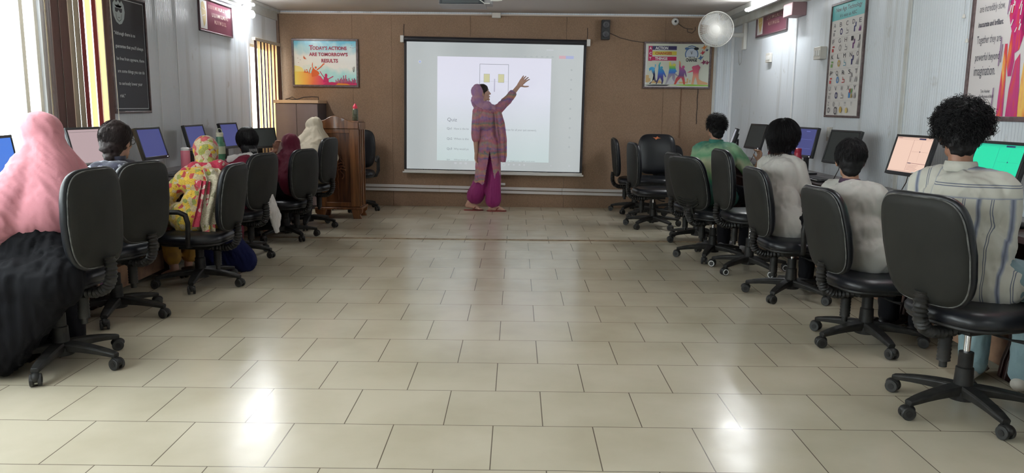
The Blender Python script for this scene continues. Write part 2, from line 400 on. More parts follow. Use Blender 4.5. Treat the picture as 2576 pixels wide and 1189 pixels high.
# vertical blinds
def slat_mat(name, c, tr_=.45):
    m = bpy.data.materials.new(name); m.use_nodes = True; nt = m.node_tree; b = nt.nodes['Principled BSDF']
    b.inputs['Base Color'].default_value = (*c, 1); b.inputs['Roughness'].default_value = .8
    t = nt.nodes.new('ShaderNodeBsdfTranslucent'); t.inputs[0].default_value = (*c, 1); x = nt.nodes.new('ShaderNodeMixShader'); x.inputs[0].default_value = tr_
    w = N(nt, 'ShaderNodeTexNoise', Scale=1.0, Detail=2.0); nt.links.new(coords(nt, scale=(200,200,60)), w.inputs['Vector'])
    bp = N(nt, 'ShaderNodeBump', Strength=.2, Distance=.001); nt.links.new(w.outputs['Fac'], bp.inputs['Height']); nt.links.new(bp.outputs['Normal'], b.inputs['Normal'])
    nt.links.new(b.outputs[0], x.inputs[1]); nt.links.new(t.outputs[0], x.inputs[2]); nt.links.new(x.outputs[0], nt.nodes['Material Output'].inputs[0]); return m
m_sc = slat_mat('slat_cream', (.88,.71,.46), .6); m_sb = slat_mat('slat_brown', (.17,.095,.085), .2); m_sm = slat_mat('slat_maroon', (.30,.07,.07), .35); m_sg = slat_mat('slat_beige', (.52,.45,.34), .25)
m_rail = mat('blind_rail', (.45,.38,.30), .5)
def blind(name, label, x, y0, y1, zt, zb, slats, group=None):
    t = thing(name, label, 'window blind', (x, y0, zb), 0, group)
    mb = MB(); mb.box((-.02, 0, zt-zb), (.02, y1-y0, zt-zb+.035)); mb.build('headrail', m_rail, t, bevel=.003)
    for (a, w, m, ang) in slats:
        mb = MB(); h = zt-zb; R = Matrix.Rotation(ang, 3, 'Z'); mb.at((0, a-y0+w/2, 0), R)
        n = 6
        for i in range(n):
            u0_, u1_ = -w/2+w*i/n, -w/2+w*(i+1)/n
            b0, b1 = .006*(1-(2*u0_/w)**2), .006*(1-(2*u1_/w)**2)
            mb.add([(b0,u0_,.02),(b1,u1_,.02),(b1,u1_,h),(b0,u0_,h),(b0-.0012,u0_,.02),(b1-.0012,u1_,.02),(b1-.0012,u1_,h),(b0-.0012,u0_,h)],
                   [(0,1,2,3),(7,6,5,4),(0,4,5,1),(3,2,6,7)]+([(0,3,7,4)] if i == 0 else [])+([(1,5,6,2)] if i == n-1 else []), 0, True)
        mb.build('slat', m, t, recalc=False)
    c = MB(); c.tube([(.015, y1-y0-.01, zt-zb), (.02, y1-y0+.005, .5), (.02, y1-y0+.005, .12)], .003, 6); c.build('pull_chain', mat('chain_white', (.8,.78,.7), .5), t)
    return t
blind('vertical_blind', 'large vertical blind drawn aside at the near left window, brown beige and cream strips', XL+.06, 5.10, 5.98, 2.33, .80,
      [(5.135,.07,m_sg,.5), (5.225,.115,m_sb,.12), (5.325,.115,m_sb,.08), (5.435,.07,m_sg,.1), (5.50,.075,m_sg,.05), (5.57,.07,m_sm,.1), (5.645,.088,m_sc,.1), (5.735,.07,m_sm,.1), (5.805,.088,m_sc,.08), (5.892,.085,m_sb,.08)])
sl = []; y = 9.23
for w, m in ((.115,m_sb),(.115,m_sc),(.06,m_sb),(.075,m_sc),(.06,m_sb),(.07,m_sc),(.045,m_sm),(.095,m_sc),(.055,m_sb),(.095,m_sc),(.05,m_sm),(.085,m_sc),(.13,m_sb)):
    sl.append((y, w, m, .06)); y += w-.004
blind('vertical_blind', 'vertical blind with brown and cream strips over the far left corner window', XL+.06, 9.23, y, 2.01, .60, sl)

# ------------------------------------------------------------------ tube lights and bulb
m_tube = mat('tube_glow', (1,1,1), .4, emit=(.93,.97,1.0), estr=TUBE_W)
m_fix = mat('fixture_white', (.8,.8,.8), .4)
m_tube_added = mat('tube_glow_added', (1,1,1), .4, emit=(.93,.97,1.0), estr=ADDED_W)  # weaker glow for the added tubes out of view
def tube_light(label, x, y0, y1, z, side, m=None):
    t = thing('tube_light', label, 'light', (x, y0, z)); L = y1-y0
    mb = MB(); xs = sorted((side*.055, side*.018)); mb.box((xs[0], 0, -.022), (xs[1], L, .022)); mb.build('batten', m_fix, t, bevel=.004)
    mb = MB(); mb.cyl((0, .012, 0), .018, .03, 'y'); mb.cyl((0, L-.012, 0), .018, .03, 'y'); mb.box((-.01, 0, -.012), (.01, .02, .012)); mb.build('lamp_holder', m_fix, t)
    mb = MB(); mb.cyl((0, L/2, 0), .014, L-.05, 'y', 16); mb.build('tube', m or m_tube, t)
    return t
tube_light('bright white tube light high on the right wall beside the white wall fan', 2.495, 7.78, 9.00, 2.365, 1)
tube_light('bright white tube light high on the left wall above the far window', XL+.08, 8.02, 9.22, 2.395, -1)
tube_light('tube light high on the left wall nearer the camera, above the frame', XL+.08, 3.6, 4.8, 2.395, -1, m_tube_added)  # near pair is added above the frame to brighten the room
tube_light('tube light high on the right wall nearer the camera, above the frame', 2.495, 3.6, 4.8, 2.365, 1, m_tube_added)
tube_light('tube light high on the left wall behind the camera', XL+.08, -.9, .3, 2.395, -1, m_tube_added)  # rear pair, also added unseen for more light from behind
tube_light('tube light high on the right wall behind the camera', 2.495, -.9, .3, 2.365, 1, m_tube_added)
t = thing('light_bulb', 'glowing white bulb on a holder under the left tube light', 'light', (XL+.12, 9.02, 2.27))
mb = MB(); mb.ell((0,0,0), (.034,.034,.042)); mb.build('bulb', m_tube, t)
mb = MB(); mb.cyl((-.03, 0, .045), .017, .05, (-.7,0,.7)); mb.cyl((-.085, 0, .08), .03, .02, 'x'); mb.cyl((-.05, 0, .07), .012, .09, 'x'); mb.build('lamp_holder', m_fix, t)

# ------------------------------------------------------------------ wall fittings
m_black = mat('black_plastic', (.018,.018,.02), .4, bump=(60,.1))
m_white = mat('white_plastic', (.72,.72,.70), .35)
m_offw = mat('old_white_plastic', (.60,.57,.52), .45)
m_wire = mat('wire_dark', (.05,.035,.03), .6)
def switch_box(label, x, y, z, w, h, d=.03, side=-1, m=None):
    t = thing('switch_box', label, 'switch box', (x, y, z)); mb = MB()
    mb.box((min(0, side*d), -w/2, -h/2), (max(0, side*d), w/2, h/2)); mb.build('box', m or m_offw, t, bevel=.004)
    mb = MB()
    for i in range(3): yy = -w/3+i*w/3; mb.box((min(side*d, side*(d+.004)), yy-w*.1, -h*.22), (max(side*d, side*(d+.004)), yy+w*.1, h*.22))
    mb.build('switch', m_white, t, bevel=.001); return t
switch_box('small grey switch box on the right wall below the maroon plaque', XR-.001, 8.86, 1.85, .14, .10)
switch_box('pale grey socket box on the right wall touching the left edge of the alphabet poster', XR-.001, 7.33, 1.80, .16, .11, .06)
switch_box('white socket on the right wall behind the long haired student', XR-.001, 7.95, 1.08, .12, .07)
switch_box('white socket on the right wall between the blue monitor and dark monitor', XR-.001, 7.02, 1.09, .06, .12)
mb = MB(); mb.box((-.14, -.13, 0), (0, .13, .125)); o = mb.build('junction_box', mat('box_maroon', (.27,.16,.17), .5), bevel=.006); o.location = (XR-.001, 7.96, 2.185)
props(o, 'brownish maroon box high on the right wall beside the maroon plaque', 'box')
# trunking along the back wall
t = thing('cable_trunking', 'double white cable trunking running along the brown back wall', 'cable trunking', (-2.0, YB-.023, .25))
for dz in (0, -.048):
    mb = MB()
    for a, b_ in ((0, 1.0), (1.003, 2.6), (2.603, 3.6), (3.603, 4.4)):
        za, zb_ = -.0125*a, -.0125*b_
        mb.add([(a,-.02,za+dz),(b_,-.02,zb_+dz),(b_,0,zb_+dz),(a,0,za+dz),(a,-.02,za+dz+.036),(b_,-.02,zb_+dz+.036),(b_,0,zb_+dz+.036),(a,0,za+dz+.036)],
               [(3,2,1,0),(4,5,6,7),(0,1,5,4),(1,2,6,5),(2,3,7,6),(3,0,4,7)])
    mb.build('channel', mat('trunking_white', (.66,.63,.62), .5), t, bevel=.003)
t = thing('socket_box', 'tiny white socket on the back wall trunking beneath the projection screen', 'socket', (-.18, YB-.03, .30)); mb = MB(); mb.box((-.04,-.02,-.015),(.04,.005,.015)); mb.build('box', m_white, t, bevel=.003)
mb = MB(); mb.box((-.04,-.024,-.004),(.0,-.02,.004)); mb.build('switch', m_offw, t)
# speaker
t = thing('wall_speaker', 'small black two-cone speaker high on the brown back wall', 'speaker', (1.105, YB-.024, 2.26))
mb = MB(); mb.box((-.052,-.10,-.12), (.052,0,.12)); mb.build('cabinet', m_black, t, bevel=.006)
m_cone = mat('cone_grey', (.07,.07,.075), .5)
for z in (.06, -.055):
    mb = MB(); mb.lathe([(.002,.012),(.012,.012),(.016,.004),(.034,.006),(.040,.010),(.042,.004),(.042,0)], 24); mb.v = [(v[0], -.10-v[2], v[1]+z) for v in mb.v]; mb.build('cone', m_cone, t)
mb = MB(); mb.tube([(1.155, YB-.03, 2.23), (1.3, YB-.028, 2.17), (1.45, YB-.028, 2.135), (1.61, YB-.028, 2.115)], .004, 6); o = mb.build('speaker_wire', m_wire); props(o, 'thin dark wire sagging from the black speaker to the right poster', 'wire')
t = thing('dome_camera', 'round white dome camera high on the back wall', 'camera', (1.985, YB-.023, 2.375))
mb = MB(); mb.lathe([(.046,0),(.046,.012),(.038,.03),(.03,.036),(.012,.038)], 28); mb.v = [(v[0], -v[2], v[1]) for v in mb.v]; mb.build('housing', m_white, t)
mb = MB(); mb.ell((0,-.034,0), .016); mb.build('lens', m_black, t)
mb = MB(); mb.tube([(2.01, YB-.035, 2.36), (2.10, YB-.028, 2.30), (2.14, YB-.028, 2.29), (2.21, YB-.03, 2.285)], .004, 6)
mb.tube([(2.14, YB-.028, 2.29), (2.145, YB-.035, 2.25), (2.20, YB-.04, 2.235), (2.24, YB-.03, 2.27), (2.24, YB-.03, 2.31)], .004, 6)
props(mb.build('camera_wire', m_wire), 'dark wire looping from the dome camera towards the fan', 'wire')
m_rope = mat('rope_brown', (.22,.12,.07), .8)
mb = MB(); mb.tube([(2.10+.006*math.sin(q*3.1), YB-.035, 1.55-q*.03) for q in range(22)], .006, 6); props(mb.build('hanging_cord', m_rope), 'twisted brown cord hanging below the right poster', 'cord')
mb = MB(); mb.tube([(2.31+.003*math.sin(q), YB-.035, 1.55-q*.03) for q in range(16)], .0045, 6); props(mb.build('hanging_cord', m_wire), 'thin dark cord hanging below the right poster near the corner', 'cord')
mb = MB(); mb.tube([(XR-.03, 10.05, 2.0), (XR-.02, 10.05, 1.88), (XR-.02, 10.0, 1.83), (XR-.02, 9.92, 1.86), (XR-.03, 9.88, 2.05)], .003, 6); props(mb.build('fan_cord', mat('wire_grey', (.4,.4,.4), .5)), 'thin grey cord looping down under the wall fan', 'cord')
for (y, z1, lab) in ((5.05, 1.88, 'shorter thin pull cord hanging on the right wall, left of the pair'), (4.99, 1.73, 'longer thin pull cord hanging on the right wall beside the red poster')):
    t = thing('pull_cord', lab, 'cord', (XR-.012, y, z1)); mb = MB(); mb.tube([(0,0,0), (0,0,2.30-z1)], .002, 6); mb.build('string', mat('wire_grey', (.4,.4,.4), .5), t); mb = MB(); mb.cyl((0,0,-.006), .011, .022, 'z', r2=.006); mb.build('knob', m_offw, t)

# ------------------------------------------------------------------ wall fan
t = thing('wall_fan', 'round white cage fan mounted on the right wall near the corner', 'fan', (2.28, 9.42, 2.200))
fan_n = Vector((-.30, -.94, -.13)).normalized(); Rf = fan_n.to_track_quat('Z', 'Y').to_matrix()
m_fan = mat('fan_white', (.74,.73,.69), .4)
R0 = .195
mb = MB(); mb.at((0,0,0), Rf)
for i in range(90):
    q = 2*PI*i/90; c_, s_ = math.cos(q), math.sin(q)
    mb.tube([(.05*c_,.05*s_,.075), (.12*c_,.12*s_,.07), (.17*c_,.17*s_,.048), (R0*c_,R0*s_,.0)], .0021, 4, caps=False)
for rr, zz in ((.09,.074),(.14,.064),(.18,.038)): mb.tube([(rr*math.cos(2*PI*i/40), rr*math.sin(2*PI*i/40), zz) for i in range(41)], .0015, 4)
mb.build('front_grille', m_fan, t)
mb = MB(); mb.at((0,0,0), Rf); mb.tube([(R0*math.cos(2*PI*i/48), R0*math.sin(2*PI*i/48), 0) for i in range(49)], .007, 8); mb.build('rim', m_fan, t)
mb = MB(); mb.at((0,0,0), Rf)
for i in range(48):
    q = 2*PI*i/48; c_, s_ = math.cos(q), math.sin(q)
    mb.tube([(.05*c_,.05*s_,-.075), (.13*c_,.13*s_,-.07), (R0*c_,R0*s_,0)], .0014, 4, caps=False)
mb.build('rear_grille', m_fan, t)
mb = MB(); mb.at((0,0,0), Rf); mb.lathe([(.001,.085),(.035,.085),(.05,.078),(.052,.07)], 28); mb.build('badge', mat('fan_cap', (.80,.79,.74), .3), t)
for kq in range(3):
    mb = MB(); mb.at((0,0,0), Rf @ Matrix.Rotation(2*PI*kq/3, 3, 'Z')); vs = []; fs = []
    for i in range(7):
        a = -.55+i*1.1/6
        for j, rr in enumerate((.03, .10, .175)): vs.append((rr*math.cos(a*(.7+.3*j)), rr*math.sin(a*(.7+.3*j)), .018*math.sin(a*1.6)+.01))
    n0 = len(vs); vs += [(v[0], v[1], v[2]-.002) for v in vs]
    for i in range(6):
        for j in range(2): q0 = i*3+j; fs += [(q0, q0+1, q0+4, q0+3), (n0+q0+3, n0+q0+4, n0+q0+1, n0+q0)]
    mb.add(vs, fs, 0, True); mb.build('blade', mat('blade_grey', (.55,.56,.55), .35), t, recalc=False)
mb = MB(); mb.at((0,0,0), Rf); mb.lathe([(.03,-.22),(.058,-.19),(.064,-.12),(.06,-.06),(.02,-.04)], 24); mb.build('motor', m_fan, t)
mb = MB(); mb.tube([(.05,.14,.0), (.15,.26,-.02), (.29,.36,-.03), (.43,.40,-.03)], [.028,.024,.026,.032], 12); mb.build('arm', m_fan, t)
mb = MB(); mb.box((.425,.36,-.20), (.469,.45,.13)); mb.build('wall_bracket', m_fan, t, bevel=.012, seg=3)

# ------------------------------------------------------------------ ceiling projector
t = thing('projector', 'dark ceiling projector with white cables at the top centre of the photo', 'projector', (-.47, 6.9, 2.142))
m_proj = mat('projector_grey', (.05,.055,.065), .35)
mb = MB(); mb.box((-.19,-.02,0), (.185,.30,.10)); mb.build('body', m_proj, t, bevel=.006)
mb = MB()
for i in range(11): mb.box((-.165,-.024,.010+i*.0075), (.14,-.02,.0135+i*.0075))
mb.build('vent', mat('vent_grey', (.13,.145,.155), .4), t)
mb = MB(); mb.box((-.195,-.03,-.004), (.20,.31,.0)); mb.box((.187,-.02,.0), (.255,.16,.09)); mb.build('tray', mat('tray_grey', (.33,.32,.33), .5), t, bevel=.002)
mb = MB(); mb.cyl((0,.14,.21), .022, .225); mb.cyl((0,.14,.318), .06, .01); mb.build('ceiling_pole', m_white, t)
mb = MB(); mb.tube([(.10,-.03,.11), (.14,-.04,.04), (.19,-.04,.005), (.235,-.04,.004)], .004, 8); mb.tube([(.24,-.03,.03), (.30,-.03,.028), (.335,-.03,.032), (.34,-.03,.045), (.31,-.03,.09), (.30,-.0,.13)], [.006,.006,.006,.006,.009,.009], 8); mb.build('cable', m_white, t)
mb = MB(); mb.box((-.055,-.05,-.035), (.055,-.001,.028)); o = mb.build('ceiling_junction_box', m_offw, bevel=.004); o.location = (-.27, YB-.024, 2.43); props(o, 'small beige junction box at the top of the back wall under the projector cables', 'box')
o.name = 'junction_box'

# ------------------------------------------------------------------ projection screen
tl = -.011
scr = thing('projection_screen', 'wide pull-down projection screen showing a quiz page, on the brown back wall', 'projection screen', (-.29, YB-.075, 1.27), 0); scr.rotation_euler = (0, -tl, 0)
mb = MB(); mb.cyl((0,0,.845), .033, 2.30, 'x', 20); mb.build('roller_case', mat('case_black', (.022,.022,.028), .35), scr)
for s in (-1, 1): mb = MB(); mb.box((s*1.175-.022,-.035,.80), (s*1.175+.022,.04,.885)); mb.build('end_cap', m_white, scr, bevel=.004)
mb = MB(); mb.box((-1.15,-.004,-.80), (1.15,0,.835)); mb.build('fabric', mat('screen_border', (.02,.018,.022), .6), scr)
mb = MB(); mb.cyl((0,0,-.835), .012, 2.34, 'x', 12); mb.box((-1.15,-.004,-.832), (1.15,.004,-.79)); mb.build('bottom_bar', m_white, scr, bevel=.001)
def scrm(name, c, e=.42): return mat(name, tuple(.25*x for x in c), .7, emit=c, estr=e)  # projector light on the screen is put into its materials as emission
sg = mat('screen_desktop', (.2,.2,.2), .7, emit=(.52,.57,.58), estr=.47); sp = mat('screen_page', (.25,.25,.25), .7, emit=(.8,.82,.95), estr=.52)
nt, b = nodes(sg); v = coords(nt, scale=(1,1,.15)); n = N(nt, 'ShaderNodeTexNoise', Scale=1.6, Detail=1.0); nt.links.new(v, n.inputs['Vector']); nt.links.new(ramp(nt, n.outputs['Fac'], [(.35, (.47,.52,.53)), (.65, (.60,.65,.66))]), b.inputs['Emission Color'])
nt, b = nodes(sp); tc = N(nt, 'ShaderNodeTexCoord'); sx = N(nt, 'ShaderNodeSeparateXYZ'); nt.links.new(tc.outputs['Object'], sx.inputs[0])
mr = N(nt, 'ShaderNodeMapRange'); mr.inputs['From Min'].default_value = -.75; mr.inputs['From Max'].default_value = .6; nt.links.new(sx.outputs[2], mr.inputs['Value'])
nt.links.new(ramp(nt, mr.outputs[0], [(0, (.58,.72,.72)), (.35, (.68,.76,.80)), (.7, (.80,.82,.96)), (1, (.80,.80,.95))]), b.inputs['Emission Color'])
P = Plane2((-1.118, -.0042, -.79), (1,0,0), (0,0,1), 2.236, 1.615)
sq, sy_ = scrm('screen_ink', (.30,.33,.38)), scrm('screen_yellow', (.82,.80,.48)); sf = scrm('screen_faint', (.60,.64,.66)); si = scrm('screen_icon', (.78,.80,.84)); sw_ = scrm('screen_grey_ink', (.40,.44,.48))
P.rect(0,0,1,1, sg); P.rect(.174,.072,.820,.885, sp)
P.line([(.415,.832),(.578,.832),(.578,.52),(.415,.52),(.415,.832)], .0022, sq)
P.line([(.415,.70),(.578,.70)], .0008, sf); P.line([(.50,.62),(.50,.72)], .006, scrm('screen_lilac', (.66,.64,.80)))
for x0 in (.438, .520): P.rect(x0,.692,x0+.034,.757, sq); P.rect(x0+.001,.6935,x0+.033,.7555, sy_)
P.text('Quiz', .233, .383, .028, sq)
for i, (a, b_, c_) in enumerate((('Qz1', 'How is the be', 'statistician for all your quiz answers).'), ('Qz2', 'When is the', 'is?'), ('Qz3', 'Why would yo', 'o?'))):
    y = .318-i*.080; P.text(a, .231, y, .018, sq); P.text(b_, .272, y, .016, sw_, w=.085)
    P.text(c_, (.54 if i == 0 else .545), y, .016, sw_, w=(.205 if i == 0 else .02))
P.text('Qz4', .231, .075, .010, sq); P.text('What kind of', .272, .075, .010, sw_, w=.085); P.text('of diagnosis right and test', .58, .075, .009, sw_, w=.16)
for x in (.275,.305,.335): P.rect(x,.045,x+.014,.060, si)
P.text('O', .55, .036, .026, si, bold=.02)
for x in (.52,.585,.615,.648,.675): P.rect(x,.043,x+.009,.056, si)
P.rect(.83,.045,.838,.05, si); P.rect(.935,.043,.943,.055, si)
P.disc(.075,.84,.010, si); P.disc(.075,.84,.006, scrm('screen_blue', (.5,.6,.95)))
P.rect(.862,.885,.905,.908, scrm('screen_red', (.85,.55,.62))); P.rect(.90,.885,.945,.908, scrm('screen_violet', (.55,.6,.9)))
for x in (.60,.665,.70,.73,.76,.79,.82): P.rect(x,.892,x+.012,.902, sf)
P.rect(.79,.945,.83,.955, si); P.rect(.58,.893,.64,.900, sf)
for i in range(9): P.disc(.935,.80-i*.075,.006, sf, n=8)
P.build('projected_page', scr)
for s in (-1, 1): mb = MB(); mb.tube([(s*1.16,.03,.88), (s*1.165,.05,.96), (s*1.16,.05,1.03)], .004, 6); mb.build('hanging_chain', m_wire, scr)
# ------------------------------------------------------------------ posters
m_frame = mat('frame_dark', (.07,.045,.045), .3, mottle=(30, (.16,.11,.11), .8))
def ink(name, c, rough=.3): return mat('ink_'+name, tuple(x*.88 if min(c) < .3 else x for x in c), rough, spec=.25)
def grad(name, stops, axis=2, lo=0, hi=1, scale=2.0, amt=.15):
    m = mat('ink_'+name, rough=.22); nt, b = nodes(m); tc = N(nt, 'ShaderNodeTexCoord'); sx = N(nt, 'ShaderNodeSeparateXYZ'); nt.links.new(tc.outputs['Object'], sx.inputs[0])
    mr = N(nt, 'ShaderNodeMapRange'); mr.inputs['From Min'].default_value = lo; mr.inputs['From Max'].default_value = hi; nt.links.new(sx.outputs[axis], mr.inputs['Value'])
    n = N(nt, 'ShaderNodeTexNoise', Scale=scale*3, Detail=4.0); nt.links.new(tc.outputs['Object'], n.inputs['Vector'])
    ad = N(nt, 'ShaderNodeMath', operation='MULTIPLY_ADD'); ad.inputs[1].default_value = amt*2; nt.links.new(n.outputs['Fac'], ad.inputs[0]); nt.links.new(mr.outputs[0], ad.inputs[2])
    sb = N(nt, 'ShaderNodeMath', operation='SUBTRACT'); sb.inputs[1].default_value = amt; nt.links.new(ad.outputs[0], sb.inputs[0])
    nt.links.new(ramp(nt, sb.outputs[0], stops), b.inputs['Base Color']); return m
def poster(name, label, O, U, W, H, fr=.02, dep=.02, m=m_frame, cat='poster'):
    """framed flat print: root at lower-left corner, children frame and print (returned Plane2 in root space)"""
    t = thing(name, label, cat, O); U = Vector(U); V = Vector((0,0,1)); Nn = U.cross(V)
    mb = MB()
    def bx(u0_,v0_,u1_,v1_,d0,d1):
        c = [U*u+V*v+Nn*d for d in (d0,d1) for (u,v) in ((u0_,v0_),(u1_,v0_),(u1_,v1_),(u0_,v1_))]
        mb.add(c, [(3,2,1,0),(4,5,6,7),(0,1,5,4),(1,2,6,5),(2,3,7,6),(3,0,4,7)])
    bx(0,0,W,fr,0,dep); bx(0,H-fr,W,H,0,dep); bx(0,fr,fr,H-fr,0,dep); bx(W-fr,fr,W,H-fr,0,dep); mb.build('frame', m, t, bevel=.003)
    return t, Plane2(U*fr+V*fr+Nn*(dep*.5), U, V, W-2*fr, H-2*fr)
# --- black poster, left wall
t, P = poster('framed_poster', 'tall framed black poster with a shield-shaped face and white lettering on the left wall', (XL+.001, 6.07, 1.215), (0,1,0), .60, .90, .018)
k_ = ink('black', (.022,.024,.032)); w_ = ink('white', (.62,.66,.68)); g_ = ink('lightgrey', (.45,.52,.53))
P.rect(0,0,1,1,k_); P.line([(.035,.022),(.965,.022),(.965,.978),(.035,.978),(.035,.022)], .009, w_)
P.poly([(.10,.93),(.16,.965),(.20,.94),(.25,.965),(.30,.94),(.34,.965),(.40,.93),(.42,.87),(.39,.81),(.32,.765),(.25,.755),(.17,.775),(.11,.82),(.09,.87)], g_)
P.poly([(.14,.93),(.19,.90),(.25,.935),(.31,.90),(.36,.93),(.35,.92),(.25,.91),(.15,.92)], k_)
P.poly([(.15,.895),(.35,.895),(.34,.862),(.29,.858),(.25,.88),(.21,.858),(.16,.862)], k_)
P.line([(.17,.85),(.19,.80),(.25,.782),(.31,.80),(.33,.85)], .008, k_); P.line([(.22,.815),(.28,.815)], .006, k_)
P.text('\u201cAlthough there is no', .08,.665,.030,w_, w=.60, bold=.02)
for i, (s, w) in enumerate((('guarantee that you\u2019ll always',.80),('be free from spyware, there',.80),('are some things you can do',.78),('to seriously lower your',.68),('risk.\u201d',.15))):
    P.text(s, .10+.015*i*.6,.555-.108*i,.029,w_, w=w, bold=.02)
P.build('print', t)
# --- today's actions poster, back wall left
t, P = poster('framed_poster', 'framed bright watercolour poster reading Today\u2019s actions are tomorrow\u2019s results, left of the screen', (-2.868, YB-.024, 1.52), (1,0,0), .845, .60, .026, .025)
P.rect(0,0,1,1, grad('sky', [(0,(.25,.72,.66)),(.25,(.50,.84,.82)),(.42,(.92,.93,.88)),(.72,(.93,.95,.92)),(.9,(.45,.78,.86)),(1,(.18,.60,.80))], 2, .03, .56, 2, .25))
yg = grad('warm', [(0,(.90,.75,.16)),(.25,(.93,.50,.10)),(.5,(.90,.20,.08)),(.75,(.80,.05,.18)),(1,(.70,.02,.20))], 0, .03, .52, 2, .08)
P.poly([(0,.38),(.10,.36),(.17,.30),(.22,.28),(.30,.26),(.36,.24),(.42,.20),(.46,.12),(.50,.06),(.62,.06),(.80,.04),(1,.05),(1,0),(0,0)], yg)
P.poly([(0,.44),(.08,.42),(.13,.38),(.16,.30),(0,.3)], ink('yellow2', (.90,.78,.30))) 
cr = ink('crimson', (.62,.03,.14)); og = ink('redorange', (.85,.16,.04)); dk = ink('darkpink', (.45,.01,.12))
P.poly([(.27,.28),(.30,.40),(.325,.36),(.39,.30),(.405,.25),(.36,.20),(.28,.18)], og)
P.disc(.345,.395,.018,og); P.line([(.36,.34),(.42,.40),(.47,.475)], .018, og); P.poly([(.455,.455),(.47,.50),(.478,.485),(.487,.505),(.488,.47)], og)
P.line([(.31,.36),(.29,.42),(.292,.47)], .013, og); P.poly([(.284,.47),(.30,.47),(.296,.52)], og)
P.line([(.235,.25),(.245,.33),(.27,.40)], .012, og); P.disc(.20,.34,.010,og); P.disc(.17,.335,.008,og); P.poly([(.15,.28),(.17,.33),(.19,.29),(.21,.33),(.23,.27)], og)
P.poly([(.46,.06),(.47,.16),(.485,.19),(.52,.185),(.545,.13),(.55,.06)], cr); P.disc(.508,.215,.022,cr,ry=.045); P.line([(.53,.13),(.58,.165),(.625,.20)], .014, cr); P.line([(.48,.16),(.44,.24),(.41,.31)], .012, cr)
P.poly([(.45,0),(.5,.05),(.6,.07),(.72,.05),(.85,.06),(1,.055),(1,0)], cr)
x = .66; random.seed(3)
for h in (.10,.07,.13,.09,.12,.15,.11,.20,.13,.21,.12,.08,.14,.09,.07,.13,.10,.14,.11): P.rect(x,.03,x+.012,h+.02, cr if random.random() < .6 else dk); x += .0175
P.poly([(.66,.0),(.70,.045),(.85,.035),(.90,0)], ink('orange3', (.88,.30,.04)))
rd = ink('title_red', (.45,.03,.08))
P.text('T', .245,.795,.105,rd, bold=.03); P.text('ODAY\u2019S ACTIONS', .300,.800,.075,rd, w=.55, bold=.03)
P.text('ARE TOMORROW\u2019S', .245,.660,.075,rd, w=.62, bold=.03); P.text('RESULTS', .44,.515,.078,rd, w=.265, bold=.03)
for (x, y, s) in ((.15,.62,.05),(.155,.60,.03)): P.poly([(x,y),(x+.01,y+.05),(x+.015,y+.01),(x+.05,y-.02),(x+.02,y-.015)], og)
for (x, y) in ((.05,.60),(.09,.56),(.06,.50),(.97,.86),(.94,.84),(.90,.85),(.92,.90)): P.poly([(x,y),(x+.012,y+.012),(x+.025,y),(x+.013,y+.004)], dk)
P.line([(.935,.40),(.945,.33),(.955,.30),(.965,.33),(.97,.42)], .004, k_); P.line([(.955,.42),(.955,.30)], .004, k_)
P.build('print', t)
# --- act poster, back wall right
t, P = poster('framed_poster', 'framed poster of five colourful jumping figures reading Action Changes Things, under the wall fan', (1.603, YB-.024, 1.545), (1,0,0), .855, .58, .022, .025)
cream = ink('cream', (.66,.68,.58)); nv = ink('navy', (.04,.035,.12)); ye = ink('yellow', (.78,.66,.10)); mg = ink('magenta', (.55,.02,.12)); wt = ink('purewhite', (.8,.8,.8)); rb = ink('redbrown', (.55,.08,.03))
P.rect(0,0,1,1,cream); P.rect(.0,.05,.03,.97, wt)
tan = ink('tan', (.70,.48,.22)); P.rect(.015,.10,.065,.27,tan); P.rect(.065,.12,.09,.20,tan); P.poly([(.09,.08),(.13,.14),(.24,.15),(.28,.08)], tan); P.rect(.54,.08,.68,.12,tan); P.rect(.66,.10,.685,.20,tan); P.rect(.70,.10,.72,.17,tan); P.poly([(.83,.06),(.84,.20),(.90,.14),(.99,.10),(.99,.06)], ink('peach', (.80,.45,.24)))
P.poly([(.30,.06),(.42,.22),(.47,.20),(.56,.06)], ink('mist', (.60,.62,.66)))
P.poly([(.0,.035),(.15,.05),(.40,.05),(.35,.02),(.1,.01)], k_); P.poly([(.40,.045),(.7,.065),(1,.05),(1,.02),(.7,.02)], ink('grass', (.35,.62,.10))); P.rect(0,0,1,.018, wt)
P.rect(.045,.60,.105,.945,mg); P.rect(.105,.855,.485,.945,nv); P.rect(.11,.735,.485,.825,ye); P.rect(.045,.61,.485,.70,mg)
for s_, y in (('A',.865),('C',.745),('T',.632)): P.text(s_, .076,y,.058,wt,w=.035,bold=.03,align='CENTER')
P.text('ACTION',.15,.870,.058,wt,w=.20,bold=.04); P.text('CHANGES',.15,.750,.058,rb,w=.26,bold=.04); P.text('THINGS',.15,.628,.058,wt,w=.195,bold=.04)
bl = ink('clockblue', (.10,.20,.42)); fc = ink('face', (.60,.66,.74))
P.disc(.72,.76,.105,bl,n=36); P.disc(.72,.76,.09,fc,n=36); P.line([(.72,.76),(.705,.83)], .007, k_); P.line([(.72,.76),(.735,.835)], .005, k_)
P.disc(.645,.89,.035,bl,ry=.03); P.disc(.79,.89,.038,k_,ry=.035); P.line([(.66,.93),(.72,.955),(.78,.93)], .014, bl); P.rect(.615,.60,.83,.69,cream)
P.text('TIME FOR',.665,.678,.030,k_,w=.11,bold=.02); P.text('CHANGE',.632,.595,.070,k_,w=.175,bold=.05)
